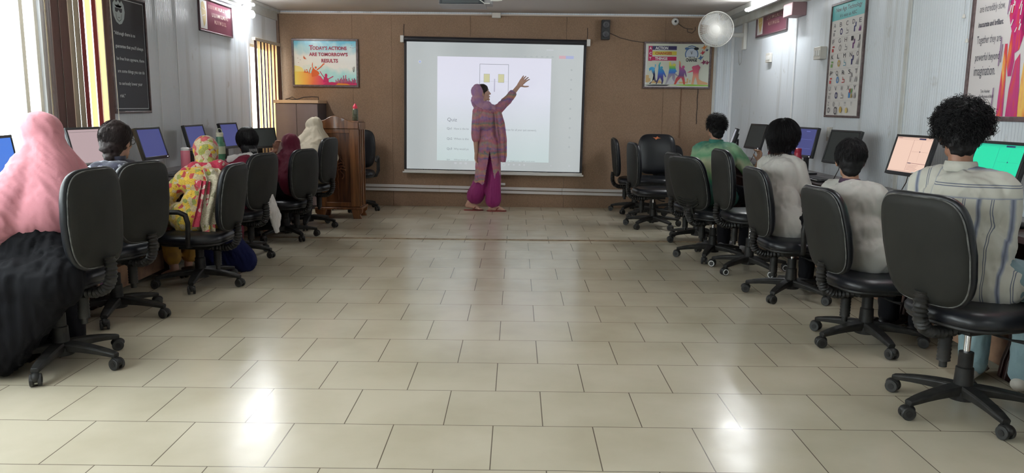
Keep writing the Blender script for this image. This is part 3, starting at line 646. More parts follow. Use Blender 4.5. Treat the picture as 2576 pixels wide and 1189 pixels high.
for (x,y,s,c) in ((.90,.92,.07,ink('bird_orange',(.75,.28,.08))),(.88,.80,.06,ink('bird_red',(.55,.05,.07))),(.85,.68,.07,bl),(.95,.86,.04,nv),(.90,.58,.07,ink('bird_plum',(.28,.05,.12))),(.96,.57,.06,ink('bird_plum',(.28,.05,.12)))):
    P.poly([(x-.6*s,y-.3*s),(x,y+.2*s),(x+.1*s,y+1.0*s),(x+.35*s,y+.3*s),(x+.9*s,y+.6*s),(x+.4*s,y-.3*s),(x+.1*s,y-.9*s),(x-.05*s,y-.3*s)], c)
def gfig(nm, stops): return grad(nm, stops, 2, .06, .36, 1, .03)
figs = [
 (gfig('fig1', [(0,(.03,.03,.07)),(.4,(.04,.05,.14)),(.55,(.03,.30,.62)),(.8,(.05,.42,.75)),(1,(.03,.1,.2))]),
  [[(.07,.07),(.14,.16),(.13,.28),(.11,.34),(.10,.40),(.07,.36),(.06,.42),(.09,.46),(.13,.46),(.15,.43),(.155,.50),(.15,.52),(.165,.52),(.17,.50),(.15,.40),(.16,.30),(.165,.20),(.12,.13),(.09,.06)],
   [(.16,.24),(.175,.14),(.20,.16),(.20,.12),(.165,.11),(.14,.18)]]),
 (gfig('fig2', [(0,(.03,.03,.08)),(.3,(.05,.05,.30)),(.45,(.02,.15,.60)),(.7,(.02,.35,.55)),(.9,(.03,.45,.22)),(1,(.04,.45,.12))]),
  [[(.175,.06),(.20,.20),(.205,.33),(.21,.42),(.208,.50),(.225,.56),(.245,.57),(.24,.54),(.232,.50),(.24,.42),(.28,.41),(.30,.36),(.335,.24),(.325,.22),(.29,.30),(.29,.22),(.295,.14),(.28,.06),(.265,.06),(.265,.14),(.24,.22),(.215,.15),(.19,.06)]]),
 (gfig('fig3', [(0,(.45,.43,.50)),(.4,(.25,.22,.36)),(.46,(.03,.16,.62)),(.6,(.03,.30,.62)),(.63,(.06,.45,.10)),(.72,(.25,.55,.08)),(.76,(.70,.68,.08)),(1,(.72,.70,.25))]),
  [[(.32,.06),(.35,.19),(.37,.32),(.38,.42),(.37,.58),(.395,.59),(.41,.52),(.43,.48),(.47,.47),(.485,.40),(.49,.37),(.47,.30),(.475,.22),(.47,.12),(.45,.14),(.43,.20),(.43,.27),(.39,.20),(.345,.06)],
   [(.46,.40),(.50,.37),(.50,.35),(.48,.36)], [(.47,.32),(.52,.27),(.53,.25),(.48,.27)]]),
 (gfig('fig4', [(0,(.60,.08,.05)),(.25,(.55,.06,.08)),(.35,(.14,.06,.20)),(.55,(.22,.07,.28)),(.7,(.50,.05,.22)),(.85,(.65,.25,.15)),(1,(.72,.50,.15))]),
  [[(.46,.06),(.49,.20),(.53,.28),(.535,.38),(.53,.50),(.525,.60),(.54,.61),(.555,.56),(.555,.48),(.57,.44),(.61,.43),(.64,.36),(.655,.25),(.645,.23),(.62,.33),(.615,.26),(.63,.15),(.635,.06),(.61,.06),(.59,.16),(.57,.22),(.52,.14),(.49,.06)]]),
 (gfig('fig5', [(0,(.72,.40,.20)),(.35,(.75,.28,.20)),(.5,(.65,.08,.14)),(.8,(.55,.03,.14)),(1,(.5,.03,.12))]),
  [[(.73,.06),(.745,.20),(.755,.29),(.75,.36),(.70,.34),(.655,.33),(.70,.37),(.745,.40),(.73,.46),(.75,.49),(.79,.50),(.83,.52),(.865,.46),(.845,.38),(.84,.30),(.85,.16),(.86,.06),(.83,.06),(.815,.15),(.795,.24),(.78,.16),(.77,.06)]])]
for m, polys in figs:
    for q in polys: P.poly(q, m)
P.disc(.258,.445,.020,figs[1][0]); P.disc(.453,.505,.026,figs[2][0]); P.disc(.598,.465,.022,figs[3][0])
P.build('print', t)
# --- maroon plaques
m_pf = mat('plaque_frame', (.10,.055,.065), .3)
def plaque(label, O, U, W, H):
    t, P = poster('wall_plaque', label, O, U, W, H, .014, .02, m_pf, 'plaque')
    mr_ = ink('plaque_maroon', (.16,.055,.08), .12); P.rect(0,0,1,1,mr_); P.rect(.02,.05,.215,.95, ink('plaque_paper', (.60,.58,.56)))
    P.poly([(.06,.86),(.11,.92),(.15,.85),(.19,.60),(.19,.42),(.16,.22),(.12,.10),(.09,.30),(.06,.45),(.05,.66)], ink('map_gold', (.55,.40,.14)))
    P.line([(.08,.7),(.16,.65)], .006, ink('map_white', (.65,.62,.58))); P.line([(.08,.45),(.16,.5)], .006, ink('map_white', (.65,.62,.58)))
    gd = ink('plaque_gold', (.30,.17,.14)); random.seed(5)
    for r_, (y, x0, x1) in enumerate(((.74,.27,.85),(.50,.36,.86),(.28,.42,.78))):
        x = x0
        while x < x1:
            P.rect(x,y,x+.010,y+.13,gd); 
            if random.random() < .6: P.rect(x,y+(.10 if random.random() < .5 else .0),x+.028,y+.03+(.10 if random.random() < .0 else .0),gd)
            x += .034
    P.build('print', t)
plaque('maroon framed plaque with a gold map high on the left wall', (XL+.001, 7.80, 1.985), (0,1,0), .89, .325)
plaque('maroon framed plaque with a gold map high on the right wall', (XR-.001, 9.40, 2.10), (0,-1,0), 1.06, .325)
# --- alphabet poster, right wall
t, P = poster('framed_poster', 'tall framed alphabet poster with a teal heading reading New Age Technology on the right wall', (XR-.001, 7.17, 1.235), (0,-1,0), .71, .965, .020)
P.rect(0,0,1,1, ink('paper', (.66,.63,.60))); te = ink('teal', (.16,.55,.56)); P.rect(0,.865,1,1,te); dk2 = ink('dark_text', (.06,.06,.08))
P.text('New Age Technology', .5,.940,.038,dk2,w=.78,bold=.02,align='CENTER'); P.text('It\u2019s easy as ABC', .5,.885,.030,dk2,w=.50,bold=.01,align='CENTER')
rows = [('ABCDE',.800),('FGHIJ',.655),('KLMNO',.515),('PQRST',.365),('UVWXY',.225)]
C_ = {k2: ink(k2, v) for k2, v in dict(i_red=(.50,.06,.06), i_blue=(.08,.25,.55), i_sky=(.25,.50,.62), i_green=(.20,.42,.12), i_gold=(.62,.42,.12), i_purple=(.20,.06,.22), i_grey=(.32,.30,.30), i_navy=(.05,.05,.18)).items()}
icons = ['i_grey','i_navy','i_grey','i_navy','i_purple','i_red','i_grey','i_grey','i_purple','i_grey','i_green','i_gold','i_sky','i_navy','i_grey','i_red','i_blue','i_red','i_grey','i_grey','i_grey','i_navy','i_grey','i_blue','i_grey']
kk = 0
for s_, y in rows:
    P.line([(.03,y-.095),(.97,y-.095)], .003, ink('rule', (.50,.47,.45)))
    for i, ch in enumerate(s_):
        x = .10+.195*i; P.text(ch, x,y,.040,dk2,w=.07,bold=.0,align='CENTER'); ic = C_[icons[kk]]; q = kk % 5
        if q == 0: P.rect(x-.035,y-.075,x+.02,y-.045,ic); P.rect(x-.02,y-.035,x+.045,y-.022,ic)
        elif q == 1: P.disc(x+.03,y-.045,.040,ic,ry=.030,r_in=.022)
        elif q == 2: P.line([(x-.02,y-.07),(x+.05,y-.07),(x+.05,y-.045),(x,y-.045),(x,y-.02)], .012, ic)
        elif q == 3: P.rect(x+.02,y-.07,x+.055,y-.02,ic); P.rect(x+.055,y-.03,x+.085,y+.01,ic)
        else: P.poly([(x-.04,y-.07),(x,y-.02),(x+.02,y-.05),(x+.05,y-.01),(x+.03,y-.075)], ic)
        kk += 1
for j, c in enumerate(('i_red','i_green','i_blue','i_gold')): x = .735+(j % 2)*.04; y = .195-(j//2)*.045; P.poly([(x,y),(x+.035,y+.008),(x+.035,y+.045),(x,y+.037)], C_[c])
for s_, x in (('Z',.10),('@',.27),(':)',.45),('!!!',.63),('??',.82)): P.text(s_, x,.088,.034,dk2,align='CENTER')
P.disc(.12,.045,.035,dk2,r_in=.022); P.disc(.34,.04,.05,dk2,r_in=.035); P.text('A',.34,.028,.022,dk2,align='CENTER'); P.disc(.50,.05,.04,C_['i_gold']); P.disc(.68,.045,.035,ink('i_yellow', (.70,.55,.20)))
P.build('print', t)
# --- big red poster, right wall
t, P = poster('framed_poster', 'very large framed quotation poster with a crimson burst of paint at the right edge', (XR-.001, 4.955, 1.245), (0,-1,0), 1.60, 1.06, .028)
P.rect(0,0,1,1, ink('paper2', (.60,.56,.55)))
for s_, y, h, w, b_ in (('Computers are',.955,.036,.26,0),('incredibly fast,',.87,.045,.33,0),('accurate and stupid.',.785,.030,.33,.03),('Human beings',.69,.048,.31,0),('are incredibly slow,',.60,.042,.32,0),('inaccurate and brilliant.',.515,.030,.32,.03),('Together they are',.42,.045,.31,0),('powerful beyond',.32,.046,.31,0),('imagination.',.235,.058,.28,0)):
    P.text(s_, .03,y,h,dk2,w=w*.5,bold=b_)
P.text('Tom Asacker',.088,.135,.018,dk2,w=.062); P.text('The Business of Belief',.082,.105,.018,dk2,w=.095)
burst = mat('ink_burst', rough=.25); nt, b = nodes(burst)
v = coords(nt, scale=(5,5,1.5), rot=(.0,0,0)); n = N(nt, 'ShaderNodeTexNoise', Scale=2.0, Detail=5.0, Distortion=1.0); nt.links.new(v, n.inputs['Vector'])
col = ramp(nt, n.outputs['Fac'], [(.28,(.10,.01,.06)),(.38,(.40,.01,.10)),(.5,(.50,.03,.17)),(.58,(.60,.05,.05)),(.66,(.70,.20,.04)),(.75,(.75,.45,.10))]); nt.links.new(col, b.inputs['Base Color'])
hot = mat('ink_hot', rough=.25); nt, b = nodes(hot); v = coords(nt, scale=(6,6,2)); n = N(nt, 'ShaderNodeTexNoise', Scale=2.0, Detail=4.0); nt.links.new(v, n.inputs['Vector']); nt.links.new(ramp(nt, n.outputs['Fac'], [(.3,(.60,.05,.05)),(.45,(.75,.22,.04)),(.6,(.80,.50,.10)),(.75,(.7,.2,.1))]), b.inputs['Base Color'])
random.seed(11); dg_ = C_['i_purple']
P.poly([(.30,1),(.285,.90),(.235,.86),(.235,.80),(.215,.72),(.225,.64),(.215,.58),(.235,.50),(.26,.42),(.27,.34),(.30,.36),(.33,.48),(.36,.36),(.40,.30),(.55,.2),(.9,.15),(1,.3),(1,1)], burst)
P.poly([(.325,0),(.33,.20),(.34,.36),(.36,.44),(.40,.50),(.45,.46),(.52,.50),(.62,.40),(.66,.0)], hot)
P.poly([(.205,0),(.205,.10),(.215,.40),(.23,.40),(.24,.20),(.245,0)], C_['i_purple'] if 0 else burst); P.poly([(.235,.30),(.245,.46),(.26,.50),(.28,.30),(.27,.22),(.25,.22)], burst)
P.poly([(.26,0),(.265,.15),(.285,.30),(.31,.34),(.325,.15),(.33,0)], burst)
for i in range(30):
    x = .22+random.random()*.28; y = .45+random.random()*.5; l = .02+random.random()*.05; a = random.random()*.9+.5
    P.line([(x,y),(x+l*.25*math.cos(a),y+l*math.sin(a))], .004+random.random()*.004, ink('paper2', (.60,.56,.55)))
for (x, y, l) in ((.20,.30,.10),(.19,.28,.16),(.215,.56,.10),(.225,.62,.06),(.172,.0,.16)): P.line([(x,y),(x+.004,y+l)], .004, C_['i_purple'])
P.build('print', t)

# ------------------------------------------------------------------ steel cabinet, lectern
t = thing('storage_cabinet', 'grey-brown two door cabinet with a tan top in the back left corner', 'cabinet', (-2.975, 9.90, 0))
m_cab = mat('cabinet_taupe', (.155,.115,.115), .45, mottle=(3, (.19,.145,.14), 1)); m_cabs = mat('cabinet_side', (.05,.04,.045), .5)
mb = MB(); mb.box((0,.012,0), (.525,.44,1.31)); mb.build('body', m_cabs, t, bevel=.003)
for a, b_, hx in ((.003,.2605,.235),(.2645,.522,.29)):
    mb = MB(); mb.box((a,-.008,.05), (b_,.010,1.305)); d = mb.build('door', m_cab, t, bevel=.003); mb = MB(); mb.box((hx-.006,-.022,.62), (hx+.006,-.008,.74)); mb.build('handle', m_al, d, bevel=.002)
mb = MB(); mb.box((-.01,-.02,1.312), (.535,.44,1.35)); mb.build('top_board', mat('tan_board', (.55,.38,.24), .5), t, bevel=.003)
mb = MB(); mb.tube([(-2.93,10.2,1.36),(-2.86,10.1,1.37),(-2.80,10.05,1.357),(-2.74,10.06,1.36),(-2.68,10.12,1.385),(-2.58,10.15,1.395),(-2.50,10.15,1.39),(-2.495,10.13,1.358)], .006, 6)
mb.tube([(-2.9,10.15,1.357),(-2.82,10.1,1.39),(-2.76,10.08,1.358)], .005, 6); props(mb.build('loose_cable', m_wire), 'dark cable curled on top of the grey-brown cabinet', 'cable')

def wood(name, c1, c2, rough=.3, axis='z', sc=1.0, coat=.3):
    m = mat(name, rough=rough, coat=coat); nt, b = nodes(m)
    s = {'z': (9*sc,9*sc,.8*sc), 'y': (9*sc,.8*sc,9*sc), 'x': (.8*sc,9*sc,9*sc)}[axis]; v = coords(nt, scale=s)
    n = N(nt, 'ShaderNodeTexNoise', Scale=2.2, Detail=7.0, Distortion=.8); nt.links.new(v, n.inputs['Vector'])
    nt.links.new(ramp(nt, n.outputs['Fac'], [(.3, c1), (.5, tuple((c1[i]+c2[i])/2 for i in range(3))), (.7, c2)]), b.inputs['Base Color'])
    bp = N(nt, 'ShaderNodeBump', Strength=.15, Distance=.001); nt.links.new(n.outputs['Fac'], bp.inputs['Height']); nt.links.new(bp.outputs['Normal'], b.inputs['Normal']); return m
m_lw = wood('lectern_wood', (.085,.027,.010), (.27,.11,.038)); m_lw2 = wood('lectern_panel', (.035,.012,.006), (.16,.06,.022))
t = thing('lectern', 'polished brown wooden lectern with a curved crest, carved panel and short feet', 'lectern', (-2.285, 9.10, 0))
W_, D_, H0, H1 = .49, .33, .12, 1.12
mb = MB(); mb.box((0,0,H0), (W_,D_,H1-.02)); mb.build('body', m_lw, t, bevel=.004)
mb = MB(); mb.box((.0,-.012,H0+.02), (.105,0,1.03)); mb.box((W_-.105,-.012,H0+.02), (W_,0,1.03)); mb.box((.105,-.012,.98), (W_-.105,0,1.03)); mb.box((.105,-.012,H0+.02), (W_-.105,0,.19)); mb.build('front_frame', m_lw, t, bevel=.004)
mb = MB(); mb.box((.105,-.004,.19), (W_-.105,.0,.98)); mb.build('front_panel', m_lw2, t)
mb = MB(); cx = W_/2
for r_ in range(3): mb.tube([(cx-.09+.01*r_, -.008, .56+.035*r_+.008*math.sin(0)), (cx-.04, -.014, .575+.035*r_), (cx, -.008, .56+.035*r_), (cx+.04, -.014, .575+.035*r_), (cx+.09-.01*r_, -.008, .56+.035*r_)], .007, 6)
mb.tube([(cx+.004*math.sin(q*2), -.010, .22+q*.027) for q in range(28)], .005, 6)
for s_ in (-1, 1): mb.tube([(cx+s_*(.045+.022*math.sin(q*.9)), -.010, .46+q*.02) for q in range(14)], .006, 6)
mb.build('carving', m_lw, t)
crest = [(0,1.03),(W_,1.03),(W_,1.10),(.43,1.105),(.38,1.12),(.32,1.15),(.26,1.17),(.21,1.175),(.16,1.16),(.11,1.13),(.05,1.11),(0,1.10)]
mb = MB(); mb.prism(crest, 'y', -.022, .012); mb.build('crest', m_lw, t, bevel=.005)
mb = MB(); mb.box((W_,.0,1.02), (W_+.018,D_,1.10)); mb.box((W_,.03,H0+.02), (W_+.012,.05,1.02)); mb.box((W_,D_-.05,H0+.02), (W_+.012,D_-.03,1.02)); mb.box((W_,.14,H0+.02), (W_+.010,.19,1.02)); mb.build('side_moulding', m_lw, t, bevel=.004)
mb = MB(); mb.box((-.03,-.03,H0-.012), (W_+.03,D_+.02,H0+.012)); mb.build('skirt', m_lw, t, bevel=.006)
mb = MB(); mb.box((0,.0,H1-.02), (W_,D_,H1)); mb.build('top', m_lw, t, bevel=.003)
for fx in (.0, W_-.0):
    for fy in (.0, D_-.03):
        mb = MB(); s_ = -1 if fx == 0 else 1; o_ = [(fx+s_*.03,H0-.012),(fx+s_*.025,.07),(fx+s_*.0,.045),(fx+s_*.022,.0),(fx-s_*.075,.0),(fx-s_*.085,.05),(fx-s_*.10,H0-.012)]
        mb.prism(o_, 'y', fy-.02, fy+.03); mb.build('foot', m_lw, t, bevel=.004)
def bottle(name, label, loc, prof, m, capprof, capm, extra=None):
    t = thing(name, label, 'bottle', loc); mb = MB(); mb.lathe(prof, 24); mb.build('body', m, t, angle=50); mb = MB(); mb.lathe(capprof, 20); mb.build('cap', capm, t, angle=40); return t
bottle('water_bottle', 'dark green bottle with a pink-red cap standing on the lectern', (-1.86, 9.25, 1.12), [(.03,0),(.034,.006),(.034,.115),(.030,.13),(.022,.14)], mat('bottle_dark_green', (.055,.065,.04), .2, mottle=(40,(.12,.13,.09),1)),
       [(.025,.135),(.027,.15),(.024,.165),(.010,.185),(.004,.195)], mat('cap_pink', (.75,.04,.09), .35))

# ------------------------------------------------------------------ desks
m_dk = wood('desk_top_dark', (.022,.012,.012), (.05,.028,.026), .28, 'y', 1, .2); m_dp = wood('desk_panel', (.020,.008,.008), (.055,.022,.018), .4, 'z')
m_worn = mat('worn_board', (.14,.07,.045), .7, mottle=(9, (.30,.18,.11), 1)); m_edge = mat('edge_band', (.10,.06,.065), .3)
m_foot = mat('black_plastic2', (.02,.02,.02), .5)
def make_desk(name, label, x_wall, s, y0, L, group=None):
    """s=+1 stands against the right wall, -1 against the left; front edge faces the aisle"""
    t = thing(name, label, 'desk', (x_wall, y0, 0), 0, group); D = .50 if s < 0 else .46
    def bx(mb, d0, d1, y0, y1, z0, z1): xs = sorted((-s*d0, -s*d1)); mb.box((xs[0], y0, z0), (xs[1], y1, z1)); return mb
    bx(MB(), .004, D, .0, L-.004, .715, .74).build('worktop', m_dk, t, bevel=.003)
    bx(MB(), D, D+.004, 0, L-.004, .712, .742).build('edge_band', m_edge, t)
    for yy in (.012, L-.034):
        o_ = [(-s*.01,0),(-s*(D-.12),0),(-s*(D-.09),.015),(-s*(D-.10),.10),(-s*(D-.13),.20),(-s*(D-.10),.34),(-s*(D-.02),.50),(-s*(D-.01),.60),(-s*(D-.01),.714),(-s*.01,.714)]
        mb = MB(); mb.prism(o_, 'y', yy, yy+.022); mb.build('side_panel', m_dp, t, bevel=.004)
        mb = MB(); mb.cyl((-s*(D-.13), yy+.011, .0051), .014, .01, 'z', 12); mb.build('foot_glide', m_foot, t)
    bx(MB(), .03, D-.03, .036, L-.036, .60, .615).build('keyboard_shelf', m_dk, t, bevel=.002)
    bx(MB(), D-.15, D-.13, .036, L-.036, .05, .20).build('low_rail', m_worn, t, bevel=.002)
    bx(MB(), .02, .04, .036, L-.036, .05, .70).build('back_panel', m_dp, t)
    bx(MB(), .05, D-.15, .036, L-.036, .10, .118).build('lower_shelf', m_worn, t)
    return t
ys = [2.70, 3.74, 4.79, 5.84, 6.89, 7.94]
dr = []
names = ['nearest the camera under the bright green monitor', 'under the peach screen monitor', 'behind the short haired student in white', 'behind the long haired student in white', 'between the long haired student and the green shirt student', 'farthest, beside the back corner chairs']
for i, y in enumerate(ys[:6]):
    lab = ['dark wooden computer desk at the right wall, nearest the camera', 'dark wooden computer desk at the right wall under the bright green monitor', 'dark wooden computer desk at the right wall under the peach screen monitor', 'dark wooden computer desk at the right wall behind the short haired student in white', 'dark wooden computer desk at the right wall under the plain blue screen', 'dark wooden computer desk at the right wall by the student in green'][i]
    dr.append(make_desk('computer_desk', lab, XR, 1, y, 1.045, 'computer desks along the right wall'))
make_desk('computer_desk', 'dark wooden computer desk at the right wall, farthest and nearest the back wall', XR, 1, 8.99, 1.045, 'computer desks along the right wall')
t_ = dr[1]; mb = MB(); mb.box((-.345,.12,.33), (-.335,.24,.40)); mb.box((-.35,.14,.345), (-.345,.17,.385)); mb.build('socket_plate', mat('socket_white', (.45,.47,.44), .4), t_, bevel=.002)
labs = ['dark wooden computer desk at the left wall in front of the woman in pink', 'dark wooden computer desk at the left wall in front of the braided student', 'dark wooden computer desk at the left wall holding the pink tumbler', 'dark wooden computer desk at the left wall holding the green bottle', 'dark wooden computer desk at the left wall by the maroon headscarf student', 'dark wooden computer desk at the left wall, farthest, by the cream headscarf student']
for i, y in enumerate((3.85, 4.92, 5.99, 7.06, 8.13)): make_desk('computer_desk', labs[i], XL, -1, y, 1.06, 'computer desks along the left wall')

# ------------------------------------------------------------------ monitors, keyboards
m_mb = mat('monitor_black', (.016,.016,.018), .3)
def screen_mat(name, c, e): return mat('display_'+name, (.008,.008,.009), .45, spec=.25, emit=c, estr=e)
def make_monitor(label, loc, facing, disp, content=None, tilt=15, w=.415, h=.265, lift=.275, group=None, stand=True):
    """facing: azimuth in degrees of the way the screen looks (clockwise from +y)"""
    t = thing('monitor', label, 'monitor', loc, -math.radians(facing), group)
    R = Matrix.Rotation(math.radians(tilt), 3, 'X'); c = Vector((0, 0, lift))
    mb = MB(); mb.at(c, R); mb.box((-w/2,-.012,-h/2), (w/2,.012,h/2)); mb.box((-w/2+.05,-.03,-h/2+.04), (w/2-.05,-.012,h/2-.05)); mb.build('case', m_mb, t, bevel=.004)
    mb = MB(); mb.at(c, R); q = .016
    for a in ((-w/2,.012,-h/2),): pass
    mb.box((-w/2,.012,-h/2), (w/2,.018,-h/2+q+.006)); mb.box((-w/2,.012,h/2-q), (w/2,.018,h/2)); mb.box((-w/2,.012,-h/2+q), (-w/2+q,.018,h/2-q)); mb.box((w/2-q,.012,-h/2+q), (w/2,.018,h/2-q)); mb.build('bezel', m_mb, t, bevel=.002)
    # seen from the front the viewer's right is -x
    V = R @ Vector((0,0,1)); P = Plane2(c+R @ Vector((w/2-q, .0135, -h/2+q+.006)), (-1,0,0), V, w-2*q, h-2*q-.006)
    P.rect(0,0,1,1,disp)
    if content: content(P)
    P.build('display', t)
    mb = MB(); mb.at(c, R); mb.cbox((-w/2+.03, .019, -h/2+.010), (.010,.003,.004)); mb.build('power_light', mat('led_white', (.8,.8,.8), .4, emit=(.8,.85,1), estr=1.5), t)
    if stand:
        mb = MB(); mb.box((-.028,-.055,.012), (.028,-.032,lift)); mb.build('neck', m_mb, t, bevel=.004)
        mb = MB(); mb.box((-.10,-.10,0), (.10,.08,.012)); mb.build('base', m_mb, t, bevel=.005)
    mb = MB(); mb.tube([(.06,-.03,lift-h/2+.02), (.065,-.02,.10), (.09,.0,.03), (.06,.03,.006), (.10,.06,.006)], .003, 6); mb.build('cable', m_wire, t)
    return t
def cad(ink1, ink2):
    def f(P):
        P.rect(0,.955,1,1,ink2); P.rect(.02,.962,.14,.985,ink1); P.rect(.62,.945,.80,.985,C_['i_navy']); P.line([(.02,.93),(.98,.93)], .003, ink1)
        P.line([(.495,.93),(.495,.05)], .008, ink1); P.line([(.50,.27),(.99,.27)], .010, ink1); P.rect(.51,.262,.60,.282,C_['i_navy'])
        P.line([(.52,.60),(.96,.60)], .003, ink1); P.line([(.74,.32),(.74,.90)], .003, ink1); P.rect(.735,.59,.755,.62,C_['i_navy'])
        for i in range(5): P.line([(.52,.22-.035*i),(.52+.30-.03*(i % 3),.22-.035*i)], .005, ink1)
        P.rect(0,0,1,.04,ink2); P.rect(.70,.008,.92,.034,ink('tray', (.7,.7,.7)))
    return f
def dink(n, c, e=1.0): return mat('display_'+n, (.01,.01,.01), .3, emit=c, estr=e)
d_peach = screen_mat('peach', (.60,.42,.34), 1.0); d_green = screen_mat('green', (.012,.50,.28), 1.0); d_blue = screen_mat('blue', (.040,.045,.140), 1.0); d_blue2 = screen_mat('brightblue', (.05,.15,.52), 1.0)
d_pink = screen_mat('pinkgrey', (.36,.27,.28), .9); d_off = screen_mat('off', (.010,.012,.011), 1.0); d_lap = screen_mat('grey', (.20,.21,.25), 1.0)
xr = 2.50
MR = 'monitors on the right wall desks'; ML = 'monitors on the left wall desks'
make_monitor('monitor with a bright green screen at the right edge', (xr+.0, 4.16, .74), -93, d_green, cad(dink('green_ink', (.01,.30,.20)), dink('green_bar', (.01,.36,.22))), 14, group=MR)
make_monitor('monitor with a peach drawing program window open', (xr+.02, 5.10, .74), -96, d_peach, cad(dink('peach_ink', (.30,.17,.15)), dink('peach_bar', (.48,.33,.27))), 15, group=MR)
make_monitor('switched off monitor behind the head of the short haired student', (xr+.0, 6.14, .74), -98, d_off, None, 15, group=MR, w=.42)
make_monitor('monitor with a plain blue screen beside the long haired student', (xr+.02, 7.05, .74), -102, d_blue, lambda P: (P.line([(.1,.60),(.9,.60)], .004, dink('bl1', (.10,.12,.34))), P.rect(.6,.9,.75,.92, dink('bl1', (.10,.12,.34))), P.line([(.1,.25),(.9,.25)], .004, dink('bl1', (.10,.12,.34)))), 12, group=MR)
make_monitor('switched off monitor left of the long haired student', (xr+.0, 8.36, .74), -98, d_off, None, 16, group=MR, w=.38)
make_monitor('narrow grey screened monitor beside the raised hand of the student in green', (xr-.02, 9.15, .74), -78, d_lap, lambda P: P.rect(.0,.0,.12,1, dink('lapw', (.6,.6,.6))), 18, w=.36, h=.25, lift=.22, group=MR)
xl = -2.82
make_monitor('monitor with a bright blue screen cut by the left photo edge', (xl, 4.32, .74), 80, d_blue2, None, 8, lift=.248, w=.385, h=.25, group=ML)
make_monitor('monitor with a pinkish grey screen behind the braided student', (xl, 5.30, .74), 100, d_pink, lambda P: (P.rect(0,0,1,.05,C_['i_grey']), P.line([(.02,.93),(.98,.93)], .004, C_['i_grey'])), 14, lift=.262, w=.44, h=.27, group=ML)
make_monitor('blue screen monitor just right of the braided student', (xl, 6.15, .74), 92, d_blue, None, 16, lift=.248, w=.385, h=.25, group=ML)
make_monitor('blue screen monitor behind the yellow floral headscarf', (xl, 7.02, .74), 92, d_blue, None, 14, lift=.248, w=.385, h=.25, group=ML)
make_monitor('dark blue monitor behind the tall green bottle', (xl, 7.86, .74), 95, d_blue, None, 14, lift=.248, w=.385, h=.25, group=ML)
make_monitor('low black monitor between the dark haired student and the maroon headscarf', (xl+.05, 8.72, .74), 118, d_off, None, 10, lift=.19, h=.22, w=.38, group=ML)
def make_keyboard(label, loc, rz, group):
    t = thing('keyboard', label, 'keyboard', loc, rz, group)
    mb = MB(); mb.box((-.21,-.07,0), (.21,.07,.016)); mb.build('body', m_mb, t, bevel=.004)
    mb = MB()
    for r_ in range(5):
        for c_ in range(17): mb.box((-.200+c_*.0235,-.058+r_*.023,.016), (-.181+c_*.0235,-.039+r_*.023,.021))
    mb.build('keys', mat('key_black', (.03,.03,.033), .45), t); return t
kb = [(XR-.33, 4.15, 'by the green monitor'), (XR-.34, 5.12, 'by the peach monitor'), (XR-.33, 6.42, 'left of the head of the short haired student'), (XR-.34, 8.0, 'by the raised hand of the student in green')]
k0 = make_keyboard('black keyboard on the right desk '+kb[0][2], (kb[0][0], kb[0][1], .74), PI/2, 'black keyboards')
for x, y, s_ in kb[1:]:
    c = copy_tree(k0); c.location = (x, y, .74); c['label'] = 'black keyboard on the right desk '+s_
for x, y, s_ in ((XL+.36, 6.30, 'beside the pink tumbler'), (XL+.36, 5.20, 'before the braided student'), (XL+.36, 4.30, 'before the woman in pink'), (XL+.36, 7.15, 'beside the green bottle')):
    c = copy_tree(k0); c.location = (x, y, .74); c['label'] = 'black keyboard on the left desk '+s_; c.rotation_euler[2] = -PI/2
t = thing('mouse', 'black computer mouse on the right desk below the green monitor', 'mouse', (XR-.30, 3.85, .74)); mb = MB(); mb.ell((0,0,.012), (.055,.032,.022)); mb.v = [(v[0], v[1], max(v[2], 0)) for v in mb.v]; mb.build('body', m_mb, t); mb = MB(); mb.cyl((-.02,0,.033), .006, .006, 'y'); mb.build('wheel', m_foot, t)
# small things on desks
t = thing('tumbler', 'pink tumbler with a carry strap on the left desk', 'bottle', (-2.69, 6.47, .74)); mb = MB(); mb.lathe([(.034,0),(.037,.006),(.037,.175),(.035,.18)], 28); mb.build('body', mat('tumbler_pink', (.72,.20,.27), .35), t)
mb = MB(); mb.lathe([(.035,.18),(.035,.198),(.02,.205)], 24); mb.build('lid', m_white, t); mb = MB(); mb.tube([(.03,0,.19),(.055,.02,.205),(.075,.03,.195),(.07,.02,.175),(.04,.0,.185)], .004, 6); mb.build('strap', mat('strap_pink', (.55,.28,.30), .5), t)
bottle('water_bottle', 'tall green plastic bottle with a cream cap and loop on the left desk', (-2.62, 7.05, .74), [(.04,0),(.044,.008),(.041,.09),(.044,.10),(.044,.19),(.042,.215),(.032,.225),(.031,.25),(.03,.27)], mat('bottle_green', (.10,.30,.17), .25, trans=.15), [(.031,.27),(.032,.30),(.026,.306)], mat('cap_cream', (.72,.70,.52), .4))
mb = MB(); mb.lathe([(.0448,.12),(.0452,.122),(.0452,.185),(.0448,.187)], 28); mb.tube([(.024*math.cos(q), .0, .306+.035*math.sin(q)) for q in [PI*i/10 for i in range(11)]], .003, 6)
o = mb.build('label_band', mat('label_pale', (.55,.62,.42), .4), [q for q in bpy.data.objects if q.get('label', '').startswith('tall green plastic')][0])
bottle('water_bottle', 'small clear water bottle with a green cap behind the green bottle', (-2.72, 6.98, .74), [(.03,0),(.032,.006),(.030,.10),(.032,.13),(.026,.155),(.013,.175)], mat('bottle_clear', (.75,.80,.82), .08, trans=.9), [(.014,.175),(.014,.195),(.010,.197)], mat('cap_green', (.03,.45,.22), .4))
bottle('water_bottle', 'red bottle on the right desk left of the long haired student', (2.46, 7.70, .74), [(.034,0),(.036,.006),(.036,.15),(.03,.17),(.03,.19)], mat('bottle_red', (.42,.02,.05), .35), [(.028,.19),(.03,.20),(.03,.235),(.022,.242)], mat('cap_darkred', (.30,.02,.035), .4))
